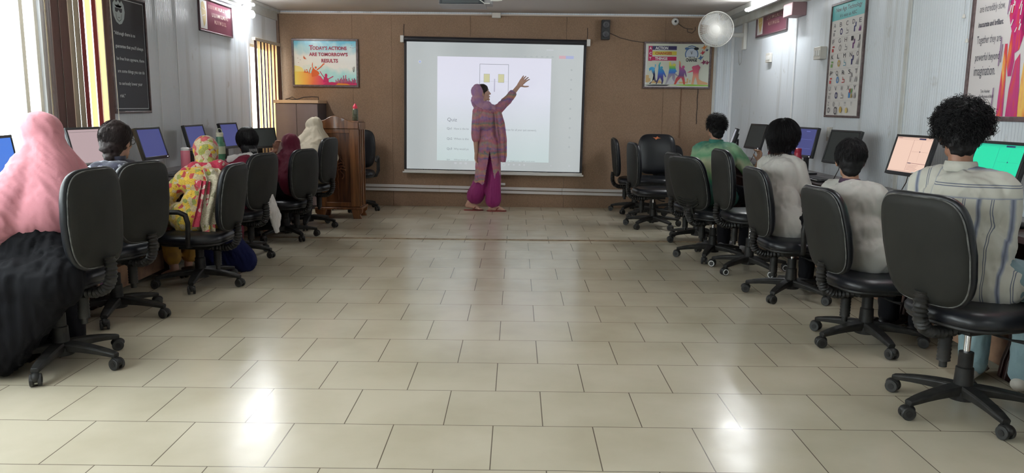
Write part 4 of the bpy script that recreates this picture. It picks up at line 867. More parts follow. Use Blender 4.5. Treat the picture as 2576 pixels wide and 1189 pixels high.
bottle('water_bottle', 'red bottle partly hidden behind the right shoulder of the long haired student', (2.44, 6.93, .74), [(.034,0),(.036,.006),(.036,.15),(.03,.17),(.03,.19)], mat('bottle_red', (.42,.02,.05), .35), [(.028,.19),(.03,.20),(.03,.225),(.022,.23)], mat('bottle_red', (.42,.02,.05), .35))
# ------------------------------------------------------------------ office chairs
m_shell = mat('shell_grey', (.013,.013,.0115), .6, spec=.25, bump=(220,.15,.0006), mottle=(5,(.018,.018,.016),1)); m_vinyl = mat('vinyl_black', (.008,.009,.012), .34, spec=.4, bump=(45,.25,.0015))
m_cp = mat('chair_plastic', (.011,.011,.011), .5, spec=.3, mottle=(18,(.032,.030,.028),.8)); m_pipe = mat('piping_worn', (.035,.035,.035), .5, mottle=(25,(.25,.25,.24),.5)); m_chrome = mat('chrome', (.75,.75,.76), .15, metal=1); m_wheelw = mat('wheel_white', (.62,.62,.62), .4)
def sq_outline(w_top, w_mid, w_bot, h, n=44, e=3.6):
    pts = []
    for i in range(n):
        a = 2*PI*i/n; c_, s_ = math.cos(a), math.sin(a); x = abs(c_)**(2/e)*(1 if c_ >= 0 else -1); z = abs(s_)**(2/e)*(1 if s_ >= 0 else -1)
        f = z*.5+.5; w = w_mid+(w_top-w_mid)*max(0,(f-.5)*2)**1.5+(w_bot-w_mid)*max(0,(.5-f)*2)**1.5; pts.append((x*w/2, z*h/2))
    return pts
def pillow(mb, outline, rings, plane='xz', curve=0.0, mi=0):
    """rings: (scale, offset) from centre outwards then back; makes a closed cushion"""
    n = len(outline); vs = []; fs = []
    for sc, of in rings:
        for x, z in outline:
            X, Z = x*sc, z*sc; y = of+curve*(X*X)
            vs.append((X, y, Z) if plane == 'xz' else (X, Z, y))
    for i in range(len(rings)-1):
        for k in range(n): k2 = (k+1) % n; fs.append((i*n+k, i*n+k2, (i+1)*n+k2, (i+1)*n+k))
    fs += [tuple(range(n)), tuple((len(rings)-1)*n+k for k in range(n))]
    return mb.add(vs, fs, mi, True)
BACK = sq_outline(.425, .455, .40, .487, e=4.6); SEAT = sq_outline(.46, .48, .42, .46, e=4)
def make_chair(arms=False, ribbed_shell=False, white_wheels=False):
    t = thing('office_chair', '', 'office chair')
    def piv(o, loc): o.location = loc; return o
    # backrest: origin at its lower pivot (0,-.235,.42)
    pz = .27
    mb = MB(); mb.T = Matrix.Translation((0,0,pz))
    pillow(mb, BACK, [(.02,.046),(.45,.045),(.75,.040),(.92,.028),(.985,.010),(1.0,-.006),(.985,-.014),(.9,-.016)], curve=.55)
    bk = piv(mb.build('backrest', m_vinyl, t, angle=60), (0,-.235,.45))
    mb = MB(); mb.T = Matrix.Translation((0,0,pz)); pillow(mb, BACK, [(.93,-.0165),(.955,-.020),(.93,-.030),(.8,-.036),(.45,-.040),(.02,-.040)], curve=.55)
    if ribbed_shell:
        for i in range(4): mb.tube([(-.12,-.030,-.13-.024*i),(-.05,-.040,-.14-.024*i),(.06,-.040,-.13-.024*i),(.12,-.030,-.10-.024*i)], .006, 6)
        mb.box((-.055,-.050,-.262), (.055,-.034,-.20))
    mb.build('back_shell', m_shell, bk, angle=60)
    mb = MB(); mb.T = Matrix.Translation((0,0,pz)); mb.tube([(x*.955, -.021+.55*x*x*.9, z*.955) for x, z in BACK+BACK[:1]], .0035, 6, caps=False); mb.build('piping', m_pipe, bk)
    # upper group (moves with seat)
    mb = MB(); mb.T = Matrix.Translation((0,.01,0)); pillow(mb, SEAT, [(.02,.475),(.5,.474),(.8,.470),(.93,.460),(1.0,.435),(1.0,.415),(.97,.402),(.9,.398)], 'xy'); mb.build('seat', m_vinyl, t, angle=60)
    mb = MB(); mb.T = Matrix.Translation((0,.01,0)); pillow(mb, SEAT, [(.95,.400),(.96,.392),(.92,.384),(.6,.378),(.02,.376)], 'xy'); mb.box((-.09,-.11,.345), (.09,.10,.38)); mb.build('seat_pan', m_cp, t, angle=40)
    path = [(0,-.06,.355),(0,-.15,.345),(0,-.215,.35),(0,-.262,.375),(0,-.285,.42),(0,-.288,.48),(0,-.280,.54)]
    P_ = []
    for a, b_ in zip(path[:-1], path[1:]):
        for q in range(6): P_.append(Vector(a).lerp(Vector(b_), q/6))
    R_ = [.031+(.006 if i % 2 else -.003) for i in range(len(P_))]
    mb = MB(); mb.tube(P_, R_, 14, flat=.75, upv=(0,0,1)); mb.build('bellows', m_cp, t, angle=50)
    mb = MB(); mb.tube([(.0,-.13,.33-.0085*i) for i in range(14)], [.026+(.003 if i % 2 else 0) for i in range(14)], 12); mb.cyl((0,-.13,.205), .016, .03); mb.build('recline_knob', m_cp, t, angle=80)
    mb = MB(); mb.cyl((0,0,.30), .0135, .15, seg=16); mb.build('gas_lift', m_chrome, t)
    mb = MB(); mb.lathe([(.030,.27),(.030,.205),(.036,.20),(.040,.11),(.058,.10),(.058,.06),(.030,.055)], 20); mb.build('column', m_cp, t)
    mb = MB(); mb.tube([(.05,.03,.345),(.16,.05,.335),(.22,.06,.34)], [.006,.005,.009], 8); mb.build('lever', m_cp, t)
    for k in range(5):
        a = 2*PI*k/5; mb = MB(); n = 7; vs = []; fs = []
        for i in range(n):
            f = i/(n-1); y = .03+f*.275; z1 = .125-.010*f-.030*f*f; hw = .036-.012*f; hh = .046-.022*f
            if i == n-1: hw *= .8
            vs += [(-hw*.75,y,z1), (hw*.75,y,z1), (hw,y,z1-.008), (hw*.8,y,z1-hh), (-hw*.8,y,z1-hh), (-hw,y,z1-.008)]
        for i in range(n-1):
            for j in range(6): j2 = (j+1) % 6; fs.append((i*6+j, i*6+j2, (i+1)*6+j2, (i+1)*6+j))
        fs += [tuple(range(6)), tuple((n-1)*6+j for j in range(6))]; mb.add(vs, fs, 0, False)
        mb.cyl((0,.290,.066), .013, .03, seg=10)
        lg = mb.build('leg', m_cp, t, bevel=.003); lg.rotation_euler[2] = a
        cs = MB(); ry = .295; sw = (k*1.9) % 1.2-.6; Rz = Matrix.Rotation(sw, 3, 'Z'); cs.at((0,ry,0), Rz)
        cs.ell((0,.008,.042), (.024,.034,.024), 16, 10); cs.cyl((0,0,.062), .012, .02, seg=10)
        c = cs.build('caster', m_cp, lg)
        w = MB(); w.at((0,ry,0), Rz)
        for s_ in (-1, 1):
            w.cyl((s_*.017,.008,.0295), .029, .016, 'x', 22)
        ww = w.build('wheel', m_foot if not white_wheels else m_foot, lg, bevel=.003)
        if white_wheels:
            w = MB(); w.at((0,ry,0), Rz)
            for s_ in (-1, 1): w.tube([(s_*.0255,.008+.021*math.cos(q),.0295+.021*math.sin(q)) for q in [2*PI*i/16 for i in range(17)]], .0035, 6, caps=False)
            w.cyl((0,.008,.0295), .019, .048, 'x', 16)
            w.build('wheel_ring', m_wheelw, lg)
        else:
            w = MB(); w.at((0,ry,0), Rz)
            for s_ in (1,): w.cyl((0,.008,.0295), .014, .054, 'x', 12)
            w.build('wheel_cap', m_cp, lg)
    if arms:
        for s_ in (-1, 1):
            mb = MB(); mb.tube([(s_*.17,-.02,.385),(s_*.25,-.03,.40),(s_*.275,-.045,.46),(s_*.275,-.05,.56),(s_*.275,-.035,.615),(s_*.275,.01,.635),(s_*.275,.10,.635),(s_*.275,.17,.62),(s_*.272,.185,.585)], [.013,.016,.017,.017,.018,.018,.018,.016,.012], 10, flat=1.25); mb.build('armrest', m_cp, t, angle=60)
    return t
protos = {}
UPPER = ('backrest','seat','seat_pan','bellows','recline_knob','lever','armrest')
def chair(label, x, y, face, base=0, dz=0.0, recline=4, kind='plain', group='black office chairs', scale=1.0):
    if kind not in protos: protos[kind] = make_chair(arms=kind in ('arms',), ribbed_shell=kind == 'ribbed', white_wheels=kind == 'white'); c = protos[kind]
    else: c = None
    if c is None: c = copy_tree(protos[kind]); fresh = False
    else: fresh = True
    if fresh: c['_dz'] = 0.0
    c.location = (x, y, 0); c.rotation_euler = (0,0,-math.radians(face)); c['label'] = label; c['group'] = group; c.scale = (scale,)*3
    d0 = protos[kind].get('_dz', 0.0) if not fresh else 0.0
    for ch in c.children:
        n = ch.name.split('.')[0]
        if n in UPPER: ch.location.z += dz-d0
        if n == 'backrest': ch.rotation_euler[0] = math.radians(recline)
        if n == 'leg':
            ch.rotation_euler[2] = ch.rotation_euler[2]-(protos[kind].get('_b', 0.0) if not fresh else 0)+math.radians(face-base)
    if fresh: c['_dz'] = dz; c['_b'] = math.radians(face-base)
    return c
# left row (face = azimuth the seat looks to, base = azimuth of one leg)
chair('black office chair nearest the camera on the left, under the woman in pink', -2.255, 3.808, -86, 28, dz=.03, recline=0)
chair('black office chair of the braided student, second in the left row', -2.443, 4.743, -75, 23, recline=3)
chair('black office chair with armrests holding the student in the yellow floral headscarf', -2.276, 5.63, -88, 27, dz=-.07, recline=8, kind='arms')
chair('black office chair of the dark haired student with the white scarf', -2.382, 6.726, -74, 29, dz=-.06, recline=7)
chair('black office chair of the student in the maroon headscarf', -2.257, 7.713, -70, 63, dz=-.08, recline=3)
chair('black office chair of the student in the cream headscarf, beside the lectern', -2.233, 8.471, -81, 28, recline=5)
chair('black office chair with an armrest showing behind the right side of the lectern', -2.00, 9.90, 176, 110, dz=.03, recline=3, kind='arms')
# right row
chair('black office chair nearest the camera on the right, under the student in the striped shirt', 1.965, 3.339, 70, 34, dz=.027, recline=14)
chair('black office chair of the short haired student in white', 1.984, 4.364, 83, 34, dz=-.06, recline=13)
chair('black office chair with an armrest, of the long haired student', 1.94, 5.481, 87, 5, dz=-.045, recline=10, kind='arms')
chair('empty black office chair with white-ringed wheels before the raised elbow of the student in green', 1.895, 6.35, 86, 16, dz=.028, recline=6, kind='white')
chair('black office chair with a ribbed shell right behind the student in green', 1.731, 6.895, 60, 62, dz=-.03, recline=18, kind='ribbed')
chair('black office chair mostly hidden behind the ribbed shell chair', 1.80, 7.80, 78, 33, dz=-.08, recline=7)
chair('empty black office chair facing the camera with a torn orange patch on its back', 1.625, 9.40, 195, 37, dz=.03, recline=6)
chair('empty black office chair seen side on, leftmost of the group by the back wall', 1.50, 9.98, 93, 1, dz=-.03, recline=6)
chair('empty black office chair turned sideways in front of the chair with the orange patch', 1.515, 8.72, 84, 7, dz=-.03, recline=3)
chair('small black chair back showing behind the shoulder of the student in green', 2.05, 9.92, 150, 10, dz=-.12, recline=2)
mb = MB()
mb.add([(-.05,0,0),(-.02,0,.008),(-.005,0,.022),(.01,0,.006),(.05,0,.01),(.02,0,-.006),(.01,0,-.02),(-.01,0,-.006)], [(0,1,2,3,4,5,6,7)])
mb.v += [(v[0], v[1]+.002, v[2]) for v in mb.v]; mb.f.append((15,14,13,12,11,10,9,8)); mb.mi.append(0); mb.sm.append(False)
for i in range(8): mb.f.append((i, (i+1) % 8, 8+(i+1) % 8, 8+i)); mb.mi.append(0); mb.sm.append(False)
_pt = [c for c in bpy.data.objects if 'orange patch on its back' in c.get('label', '') and 'turned' not in c.get('label', '')][0]
_bk = [c for c in _pt.children if c.name.startswith('backrest')][0]
mb.v = [(v[0], v[1]+.046, v[2]+.27+.19) for v in mb.v]; mb.build('torn_patch', mat('foam_orange', (.55,.16,.06), .8), _bk)
for c in bpy.data.objects:
    for q in ('_dz', '_b'):
        if q in c: del c[q]
# ------------------------------------------------------------------ people
def skin_mat(name, c): return mat(name, c, .5, bump=(60,.08), mottle=(8, tuple(x*.85 for x in c), .8))
SK1 = skin_mat('skin_brown', (.36,.19,.12)); SK2 = skin_mat('skin_light_brown', (.48,.27,.19)); SK3 = skin_mat('skin_warm_brown', (.30,.14,.085))
m_hair = mat('hair_black', (.009,.008,.009), .55, spec=.25, bump=(90,.6,.003)); m_hairb = mat('hair_brown_black', (.020,.013,.012), .55, spec=.25, bump=(90,.6,.003))
m_eye = mat('eye_white', (.75,.72,.70), .2); m_iris = mat('iris', (.03,.015,.01), .2); m_lip = mat('lips', (.38,.12,.11), .4)
def fabric(name, c, c2=None, rough=.85, ms=4, weave=260, wb=.25, sheen=.2):
    m = mat(name, c, rough, sheen=0 if max(c) < .08 else sheen*.5, spec=.15 if max(c) < .08 else .3); nt, b = nodes(m)
    n = N(nt, 'ShaderNodeTexNoise', Scale=ms, Detail=5.0); v = coords(nt); nt.links.new(v, n.inputs['Vector'])
    c2 = c2 or tuple(x*.8 for x in c); nt.links.new(ramp(nt, n.outputs['Fac'], [(.35, c), (.7, c2)]), b.inputs['Base Color'])
    w = N(nt, 'ShaderNodeTexNoise', Scale=1.0, Detail=1.0); nt.links.new(coords(nt, scale=(weave*.4, weave*.4, weave)), w.inputs['Vector'])
    bp = N(nt, 'ShaderNodeBump', Strength=wb, Distance=.0015); nt.links.new(w.outputs['Fac'], bp.inputs['Height'])
    w2 = N(nt, 'ShaderNodeTexNoise', Scale=1.0, Detail=2.0, Distortion=.6); nt.links.new(coords(nt, scale=(13,13,6), rot=(.4,.5,.2)), w2.inputs['Vector'])
    b2 = N(nt, 'ShaderNodeBump', Strength=.35, Distance=.018); nt.links.new(w2.outputs['Fac'], b2.inputs['Height']); nt.links.new(b2.outputs['Normal'], bp.inputs['Normal'])
    nt.links.new(bp.outputs['Normal'], b.inputs['Normal']); return m
def floral(name, scale=13, cols=None, line=.0, base2=None):
    m = mat(name, rough=.8, sheen=.2); nt, b = nodes(m); v = coords(nt, scale=(scale,)*3)
    dn = N(nt, 'ShaderNodeTexNoise', Scale=.9, Detail=3.0); nt.links.new(v, dn.inputs['Vector'])
    vv = mixc(nt, .35, v, dn.outputs['Color'], 'ADD')
    vo = N(nt, 'ShaderNodeTexVoronoi', Scale=1.0); nt.links.new(vv, vo.inputs['Vector'])
    sp = N(nt, 'ShaderNodeSeparateColor'); nt.links.new(vo.outputs['Color'], sp.inputs[0])
    c = ramp(nt, sp.outputs[0], cols, 'CONSTANT')
    n2 = N(nt, 'ShaderNodeTexNoise', Scale=2.6, Detail=4.0, Distortion=1.5); nt.links.new(v, n2.inputs['Vector'])
    ln = ramp(nt, n2.outputs['Fac'], [(0,(1,1,1)),(.455,(1,1,1)),(.475,(.12,.08,.04)),(.49,(.12,.08,.04)),(.51,(1,1,1)),(.62,(1,1,1)),(.64,(.25,.03,.04)),(.70,(.25,.03,.04)),(.72,(1,1,1))])
    c = mixc(nt, .85, c, ln, 'MULTIPLY')
    if base2:
        n3 = N(nt, 'ShaderNodeTexNoise', Scale=.28, Detail=1.0); nt.links.new(v, n3.inputs['Vector']); k_ = ramp(nt, n3.outputs['Fac'], [(.48,(0,0,0)),(.55,(1,1,1))])
        c = mixc(nt, k_, c, base2)
    nt.links.new(c, b.inputs['Base Color']); return m

class J: pass
def fr(face):
    a = math.radians(face); f = Vector((math.sin(a), math.cos(a), 0)); r = Vector((math.cos(a), -math.sin(a), 0)); return r, f, Vector((0,0,1))
def headR(face, pitch=0, rollh=0): return Matrix.Rotation(-math.radians(face), 3, 'Z') @ Matrix.Rotation(math.radians(pitch), 3, 'X') @ Matrix.Rotation(math.radians(rollh), 3, 'Y')
def hand(mb, w, d, n, side, curl=.5, spread=.10, s=1.0, thumb=.75):
    """w wrist, d finger direction, n palm normal (palm side), side +1/-1 gives the thumb side along d x n"""
    d = Vector(d).normalized(); n = Vector(n); n = (n-d*n.dot(d)).normalized(); t = d.cross(n)*side
    pc = w+d*.045*s
    for o_ in (-.028,-.009,.010,.028): mb.cap(w+d*.008*s+t*o_*.55*s, w+d*.082*s+t*o_*s, .014*s, .0125*s, 8)
    for k, (o_, L, a) in enumerate(((.030,.068,.9),(.011,.076,.3),(-.010,.070,-.3),(-.029,.056,-.9))):
        b0 = w+d*.085*s+t*o_*s; dd = (d+t*a*spread).normalized(); c_ = curl*(1+.12*k)
        d1 = (dd*math.cos(c_*.5)+n*math.sin(c_*.5)); d2 = (dd*math.cos(c_*1.2)+n*math.sin(c_*1.2)); d3 = (dd*math.cos(c_*1.7)+n*math.sin(c_*1.7))
        b1 = b0+d1*L*.45*s; b2 = b1+d2*L*.32*s; b3 = b2+d3*L*.23*s
        mb.cap(b0, b1, .0098*s, .0088*s, 8); mb.cap(b1, b2, .0088*s, .0080*s, 8); mb.cap(b2, b3, .0080*s, .0068*s, 8)
    t0 = w+d*.022*s+t*.024*s; td = (d*math.cos(thumb)+t*math.sin(thumb)+n*.25).normalized(); t1 = t0+td*.038*s; td2 = (td+d*.35+n*.2).normalized(); t2 = t1+td2*.030*s; t3 = t2+(td2+d*.2).normalized()*.022*s
    mb.cap(t0, t1, .0135*s, .0105*s, 8); mb.cap(t1, t2, .0105*s, .0095*s, 8); mb.cap(t2, t3, .0095*s, .0075*s, 8)
def head_prims(mb, c, R, s):
    def p(x, y, z): return c+R @ Vector((x*s, y*s, z*s))
    def e(pos, r, **k): mb.ell(p(*pos), tuple(q*s for q in r), 16, 10, R=R)
    e((0,-.014,.030), (.075,.094,.086)); e((0,.030,-.005), (.062,.063,.082)); e((0,.028,-.070), (.052,.054,.038)); e((0,.070,-.096), (.021,.018,.017))
    mb.cap(p(0,.086,.016), p(0,.104,-.024), .0075*s, .0115*s, 8); mb.cap(p(-.012,.096,-.028), p(.012,.096,-.028), .008*s, .008*s, 8)
    mb.cap(p(-.036,.074,.030), p(.036,.074,.030), .012*s, .012*s, 8); e((-.036,.058,-.022), (.022,.022,.02)); e((.036,.058,-.022), (.022,.022,.02))
    mb.cap(p(-.016,.086,-.058), p(.016,.086,-.058), .0085*s, .0085*s, 8)
    for q in (-1, 1): mb.ell(p(q*.078,-.006,-.008), (.009*s,.019*s,.031*s), 10, 8, R=R @ Matrix.Rotation(-.25*q, 3, 'Z')); mb.ell(p(q*.074,.000,-.030), (.008*s,.011*s,.012*s), 8, 6, R=R)
def face_parts(root, c, R, s, brow=m_hair):
    def p(x, y, z): return c+R @ Vector((x*s, y*s, z*s))
    for q in (-1, 1):
        mb = MB(); mb.ell(p(q*.030,.0715,.008), (.0125*s,.010*s,.0095*s), 12, 8, R=R); ey = mb.build('eye', m_eye, root)
        mb = MB(); mb.ell(p(q*.030,.0800,.008), (.0052*s,.0022*s,.0056*s), 10, 6, R=R); mb.build('iris', m_iris, ey)
        mb = MB(); mb.tube([p(q*.012,.089,.030), p(q*.030,.089,.036), p(q*.050,.076,.030)], [.0022*s,.003*s,.0014*s], 6); mb.build('eyebrow', brow, root)
    mb = MB(); mb.tube([p(-.022,.086,-.060), p(-.008,.0945,-.056), p(0,.0945,-.058), p(.008,.0945,-.056), p(.022,.086,-.060)], [.001*s,.0022*s,.002*s,.0022*s,.001*s], 6)
    mb.tube([p(-.020,.086,-.062), p(0,.093,-.068), p(.020,.086,-.062)], [.001*s,.0025*s,.001*s], 6); mb.build('lips', m_lip, root)

def person(label, base, seat, head_c, face, hface, hpitch=0, arms=None, legs=None, s=1.0, skin=SK1, bulk=1.0, vox=.0075, hroll=0, sh=.175, group=None, face_on=True, leglen=1.0, slump=.03, pelvis_xy=None, hk=1.0):
    """base: floor point (root); seat height; head_c: world point of the head centre; face: azimuth of the torso"""
    root = thing('person', label, 'person', (base[0], base[1], 0), 0, group); O = Vector((base[0], base[1], 0)); j = J(); j.root = root; j.s = s; j.b = bulk; j.hs = s*hk
    r, f, u = fr(face); j.r, j.f, j.u = r, f, u; j.R = headR(hface, hpitch, hroll); j.c = Vector(head_c)-O
    pv = Vector((0,0,seat+.105*s)) if pelvis_xy is None else Vector((pelvis_xy[0]-base[0], pelvis_xy[1]-base[1], seat+.105*s))
    j.pel = pv; nb = j.c+j.R @ Vector((0,-.03,-.10))*s-u*.055*s; nb = nb+(pv+u*.5-nb)*.06; j.neck = nb
    ax = (nb-pv); j.waist = pv+ax*.30-f*slump; j.chest = pv+ax*.68-f*slump*1.1; j.up = ax.normalized()
    j.sh = {q: nb-j.up*.072*s+r*q*sh*s for q in (-1, 1)}
    hs = (j.chest+r*0)
    j.hip = {q: pv+r*q*.088*s+f*.02 for q in (-1, 1)}
    j.el, j.wr, j.hd, j.hn = {}, {}, {}, {}
    arms = arms or {}
    for q in (-1, 1):
        a = arms.get(q, dict(el=(q*.05,.12,-.235), wr=(q*-.03,.34,-.235), hd=(0,1,-.15), hn=(0,0,-1)))
        def loc(v): return r*v[0]*s+f*v[1]*s+u*v[2]*s
        j.el[q] = j.sh[q]+loc(a['el']); j.wr[q] = j.sh[q]+loc(a['wr']); j.hd[q] = loc(a.get('hd', (0,1,0))).normalized(); j.hn[q] = loc(a.get('hn', (0,0,-1))).normalized()
    j.kn, j.an, j.toe = {}, {}, {}
    for q in (-1, 1):
        L = (legs or {}).get(q, dict(kn=(q*.12,.40,seat+.065), an=(q*.11,.40,.085), toe=(q*.02,1)))
        def lw(v): return r*v[0]*s+f*v[1]*s+u*v[2]
        j.kn[q] = lw(L['kn'])+Vector((pv.x,pv.y,0)); j.an[q] = lw(L['an'])+Vector((pv.x,pv.y,0)); j.toe[q] = (r*L['toe'][0]+f*L['toe'][1]).normalized()
    mb = MB(); b_ = bulk*s; up = j.up; Rt = Matrix((r, f, u)).transposed()
    head_prims(mb, j.c, j.R, j.hs*.95)
    mb.cap(nb-u*.02, j.c+j.R @ Vector((0,-.022,-.055))*s,   .050*s, .049*s)
    mb.ell(pv, (.155*b_,.115*b_,.105*s), R=Rt); mb.ell(j.waist, (.130*b_,.098*b_,.12*s), R=Rt); mb.ell(j.chest, (.155*b_,.108*b_,.15*s), R=Rt)
    mb.cap(j.sh[-1]*.82+nb*.18, j.sh[1]*.82+nb*.18, .060*b_, .060*b_); mb.cap(nb-up*.03, j.sh[1]*.6+nb*.4, .052*s, .052*s); mb.cap(nb-up*.03, j.sh[-1]*.6+nb*.4, .052*s, .052*s)
    mb.cap(pv, j.waist, .105*b_, .10*b_); mb.cap(j.waist, j.chest, .10*b_, .105*b_)
    for q in (-1, 1):
        mb.cap(j.sh[q], j.el[q], .049*b_, .040*b_); mb.cap(j.el[q], j.wr[q], .040*b_, .026*s); hand(mb, j.wr[q], j.hd[q], j.hn[q], q*(arms.get(q, {}).get('th', 1)), arms.get(q, {}).get('curl', .55), s=s, spread=arms.get(q, {}).get('spread', .10), thumb=arms.get(q, {}).get('thumb', .75))
        mb.cap(j.hip[q], j.kn[q], .080*b_, .055*b_); mb.cap(j.kn[q], j.an[q], .053*b_, .036*s)
        mid = j.kn[q].lerp(j.an[q], .3)-j.toe[q]*.012; mb.cap(mid, j.kn[q].lerp(j.an[q], .45), .050*b_, .044*b_)
        h_ = j.an[q]; mb.cap(Vector((h_.x,h_.y,h_.z-.045))-j.toe[q]*.03*s, h_, .032*s, .036*s); mb.cap(Vector((h_.x,h_.y,h_.z-.030))+j.toe[q]*.02*s, Vector((h_.x,h_.y,h_.z-.055))+j.toe[q]*.125*s, .036*s, .024*s, flat=.7, nrm=(0,0,1))
        tx = j.toe[q].cross(u)
        for k in range(5): o_ = (-.026+.013*k)*q; p0 = Vector((h_.x,h_.y,h_.z-.06))+j.toe[q]*.125*s+tx*o_; mb.cap(p0, p0+j.toe[q]*(.036-.004*k)*s, .010*s, .0085*s, 8)
    j.body = blob('body', mb, skin, root, vox=vox, smooth=2)
    j.Rt = Rt
    if face_on: face_parts(root, j.c, j.R, j.hs*.95)
    return j
def top_prims(j, sleeve=.55, loose=1.0, hem=.0, length=0.0, hemr=1.0):
    """shirt volume over the torso; sleeve = fraction of the arm covered (0..2)"""
    mb = MB(); b = j.b*j.s*loose; s = j.s; Rt = j.Rt; r = j.r
    mb.ell(j.pel-j.u*(.0+length*.3), (.172*b*hemr,.140*b*hemr,.12*s+length*.5), R=Rt); mb.ell(j.waist, (.150*b,.122*b,.13*s), R=Rt); mb.ell(j.chest, (.172*b,.126*b,.155*s), R=Rt)
    mb.cap(j.pel, j.waist, .128*b, .120*b); mb.cap(j.waist, j.chest, .120*b, .124*b)
    mb.cap(j.sh[-1]*.84+j.neck*.16, j.sh[1]*.84+j.neck*.16, .064*b, .064*b)
    for q in (-1, 1):
        mb.cap(j.neck-j.up*.035, j.sh[q]*.7+j.neck*.3, .064*s, .066*s)
        a = min(sleeve, 1.0); e = j.sh[q].lerp(j.el[q], a); mb.cap(j.sh[q], e, .058*b, (.060 if sleeve < 1 else .056)*b)
        if sleeve > 1: mb.cap(e, j.el[q].lerp(j.wr[q], sleeve-1), .056*b, .044*b)
    return mb
def trousers(j, m, name='trousers', loose=1.0, to=1.0, vox=.012):
    mb = MB(); b = j.b*j.s*loose; mb.ell(j.pel-j.u*.01, (.166*b,.128*b,.10*j.s), R=j.Rt)
    for q in (-1, 1):
        mb.cap(j.pel, j.hip[q], .11*b, .10*b); mb.cap(j.hip[q], j.kn[q], .098*b, .076*b); mb.cap(j.kn[q], j.kn[q].lerp(j.an[q], to), .074*b, .062*b)
    return blob(name, mb, m, j.root, vox=vox, smooth=4, disp=folds(.007, 12, 5, 3))
def shoe(j, m, q, name='shoe'):
    h = j.an[q]; t = j.toe[q]; mb = MB(); mb.cap(Vector((h.x,h.y,.040))-t*.045, Vector((h.x,h.y,.036))+t*.13, .040, .036, flat=.85, nrm=(0,0,1)); mb.cap(Vector((h.x,h.y,.07)), Vector((h.x,h.y,.045))+t*.05, .040, .038)
    mb.v = [(v[0], v[1], max(v[2], .001)) for v in mb.v]; return blob(name, mb, m, j.root, vox=.008, smooth=3)
def collar(j, m, r=.062, h=.035, tilt=.01):
    mb = MB(); c = j.neck.lerp(j.c, .10); n = 28; vs = []; fs = []
    for i in range(n):
        a = 2*PI*i/n; d = j.r*math.cos(a)+j.f*math.sin(a); fr_ = max(0, math.sin(a))
        for rr, zz in ((r, -h*.2-fr_*.03), (r*1.02, h*.8-fr_*.035), (r*1.12, h*.75-fr_*.035), (r*1.28, -h*.45-fr_*.03)): vs.append(c+d*rr*j.s+j.u*zz)
    for i in range(n):
        i2 = (i+1) % n
        for k in range(3): fs.append((i*4+k, i2*4+k, i2*4+k+1, i*4+k+1))
    mb.add(vs, fs, 0, True); o = mb.build('collar', m, j.root, angle=70); md = o.modifiers.new('solid', 'SOLIDIFY'); md.thickness = .003; return o

def hair_cap(mb, j, k=1.0, back=.0, low=-.03, front=.0):
    R, c, s = j.R, j.c, j.hs*.95
    def e(pos, r): mb.ell(c+R @ Vector(pos)*s, tuple(q*s*k for q in r), 18, 12, R=R)
    e((0,-.020,.036), (.086,.104,.097)); e((0,-.052,-.005+low*.3), (.071,.060,.072)); e((0,-.060,-.045+low), (.052,.038,.042))
    e((0,.030+front,.072), (.066,.056,.050))
def strands(mb, j, n, L, r=.0022, out=.35, down=.9, wob=.25, seed=1, kmin=-.5, curl=0.0, facecut=.25, grow=1.0, crown=(0,-.25,.97), fwd=0.0, cling=0.0):
    """hair tubes: each leaves the scalp, runs away from the crown close to the head, then falls"""
    rng = random.Random(seed); R, c, s = j.R, j.c, j.hs*.95; E = Vector((.086*grow, .104*grow, .097*grow)); C0 = Vector((0,-.020,.036)); crown = Vector(crown).normalized()
    made = 0
    while made < n:
        v = Vector((rng.gauss(0,1), rng.gauss(0,1), rng.gauss(0,1))).normalized()
        if v.z < kmin or (v.y > facecut and v.z < .50): continue
        made += 1
        q = Vector((v.x*E.x, v.y*E.y, v.z*E.z))+C0; flow = v-crown; flow = flow-v*flow.dot(v)
        if flow.length < .05: flow = Vector((rng.uniform(-1,1), rng.uniform(-1,1), 0))
        flow.normalize(); side = Vector((rng.uniform(-1,1), rng.uniform(-1,1), rng.uniform(-1,1)))*wob
        dr = (flow+v*out+side*.5+Vector((0,fwd,0))).normalized(); l = L*(.65+.5*rng.random()); nseg = 9 if curl else max(3, int(l/.018)); ph = rng.uniform(0, 6.3)
        pts = [q-v*.004]
        for i in range(nseg):
            dr = (dr+Vector((0,0,-down*.35))+side*.12).normalized(); q = q+dr*l/nseg
            d = q-C0; e_ = Vector((d.x/E.x, d.y/E.y, d.z/E.z)); le = e_.length; lim = 1.0+.02*i
            if le < lim and q.z > -.07: e_ = e_*(lim/le); q = Vector((e_.x*E.x, e_.y*E.y, e_.z*E.z))+C0
            if cling and q.z > -.06:
                d = q-C0; en = Vector((d.x/E.x**2, d.y/E.y**2, d.z/E.z**2)).normalized(); dr = (dr-en*dr.dot(en)*cling).normalized(); le = Vector((d.x/E.x, d.y/E.y, d.z/E.z)).length
                if le > lim+.10: q = C0+d*((lim+.10)/le)
            w = q
            if curl: w = q+(v.cross(Vector((.3,.2,1))).normalized()*math.cos(ph+i*1.6)+flow*math.sin(ph+i*1.6))*curl
            pts.append(w)
        pts = [c+R @ x*s for x in pts]; m_ = len(pts)
        mb.tube(pts, [r*(1-.7*i/(m_-1)) for i in range(m_)], 3 if not curl else 4, caps=False)
def hair_noise(amp=.006, sc=38, seed=0):
    def f(c, n): return amp*(noise.noise(c*sc+Vector((seed,0,0)))+.5*noise.noise(c*sc*2.2))
    return f
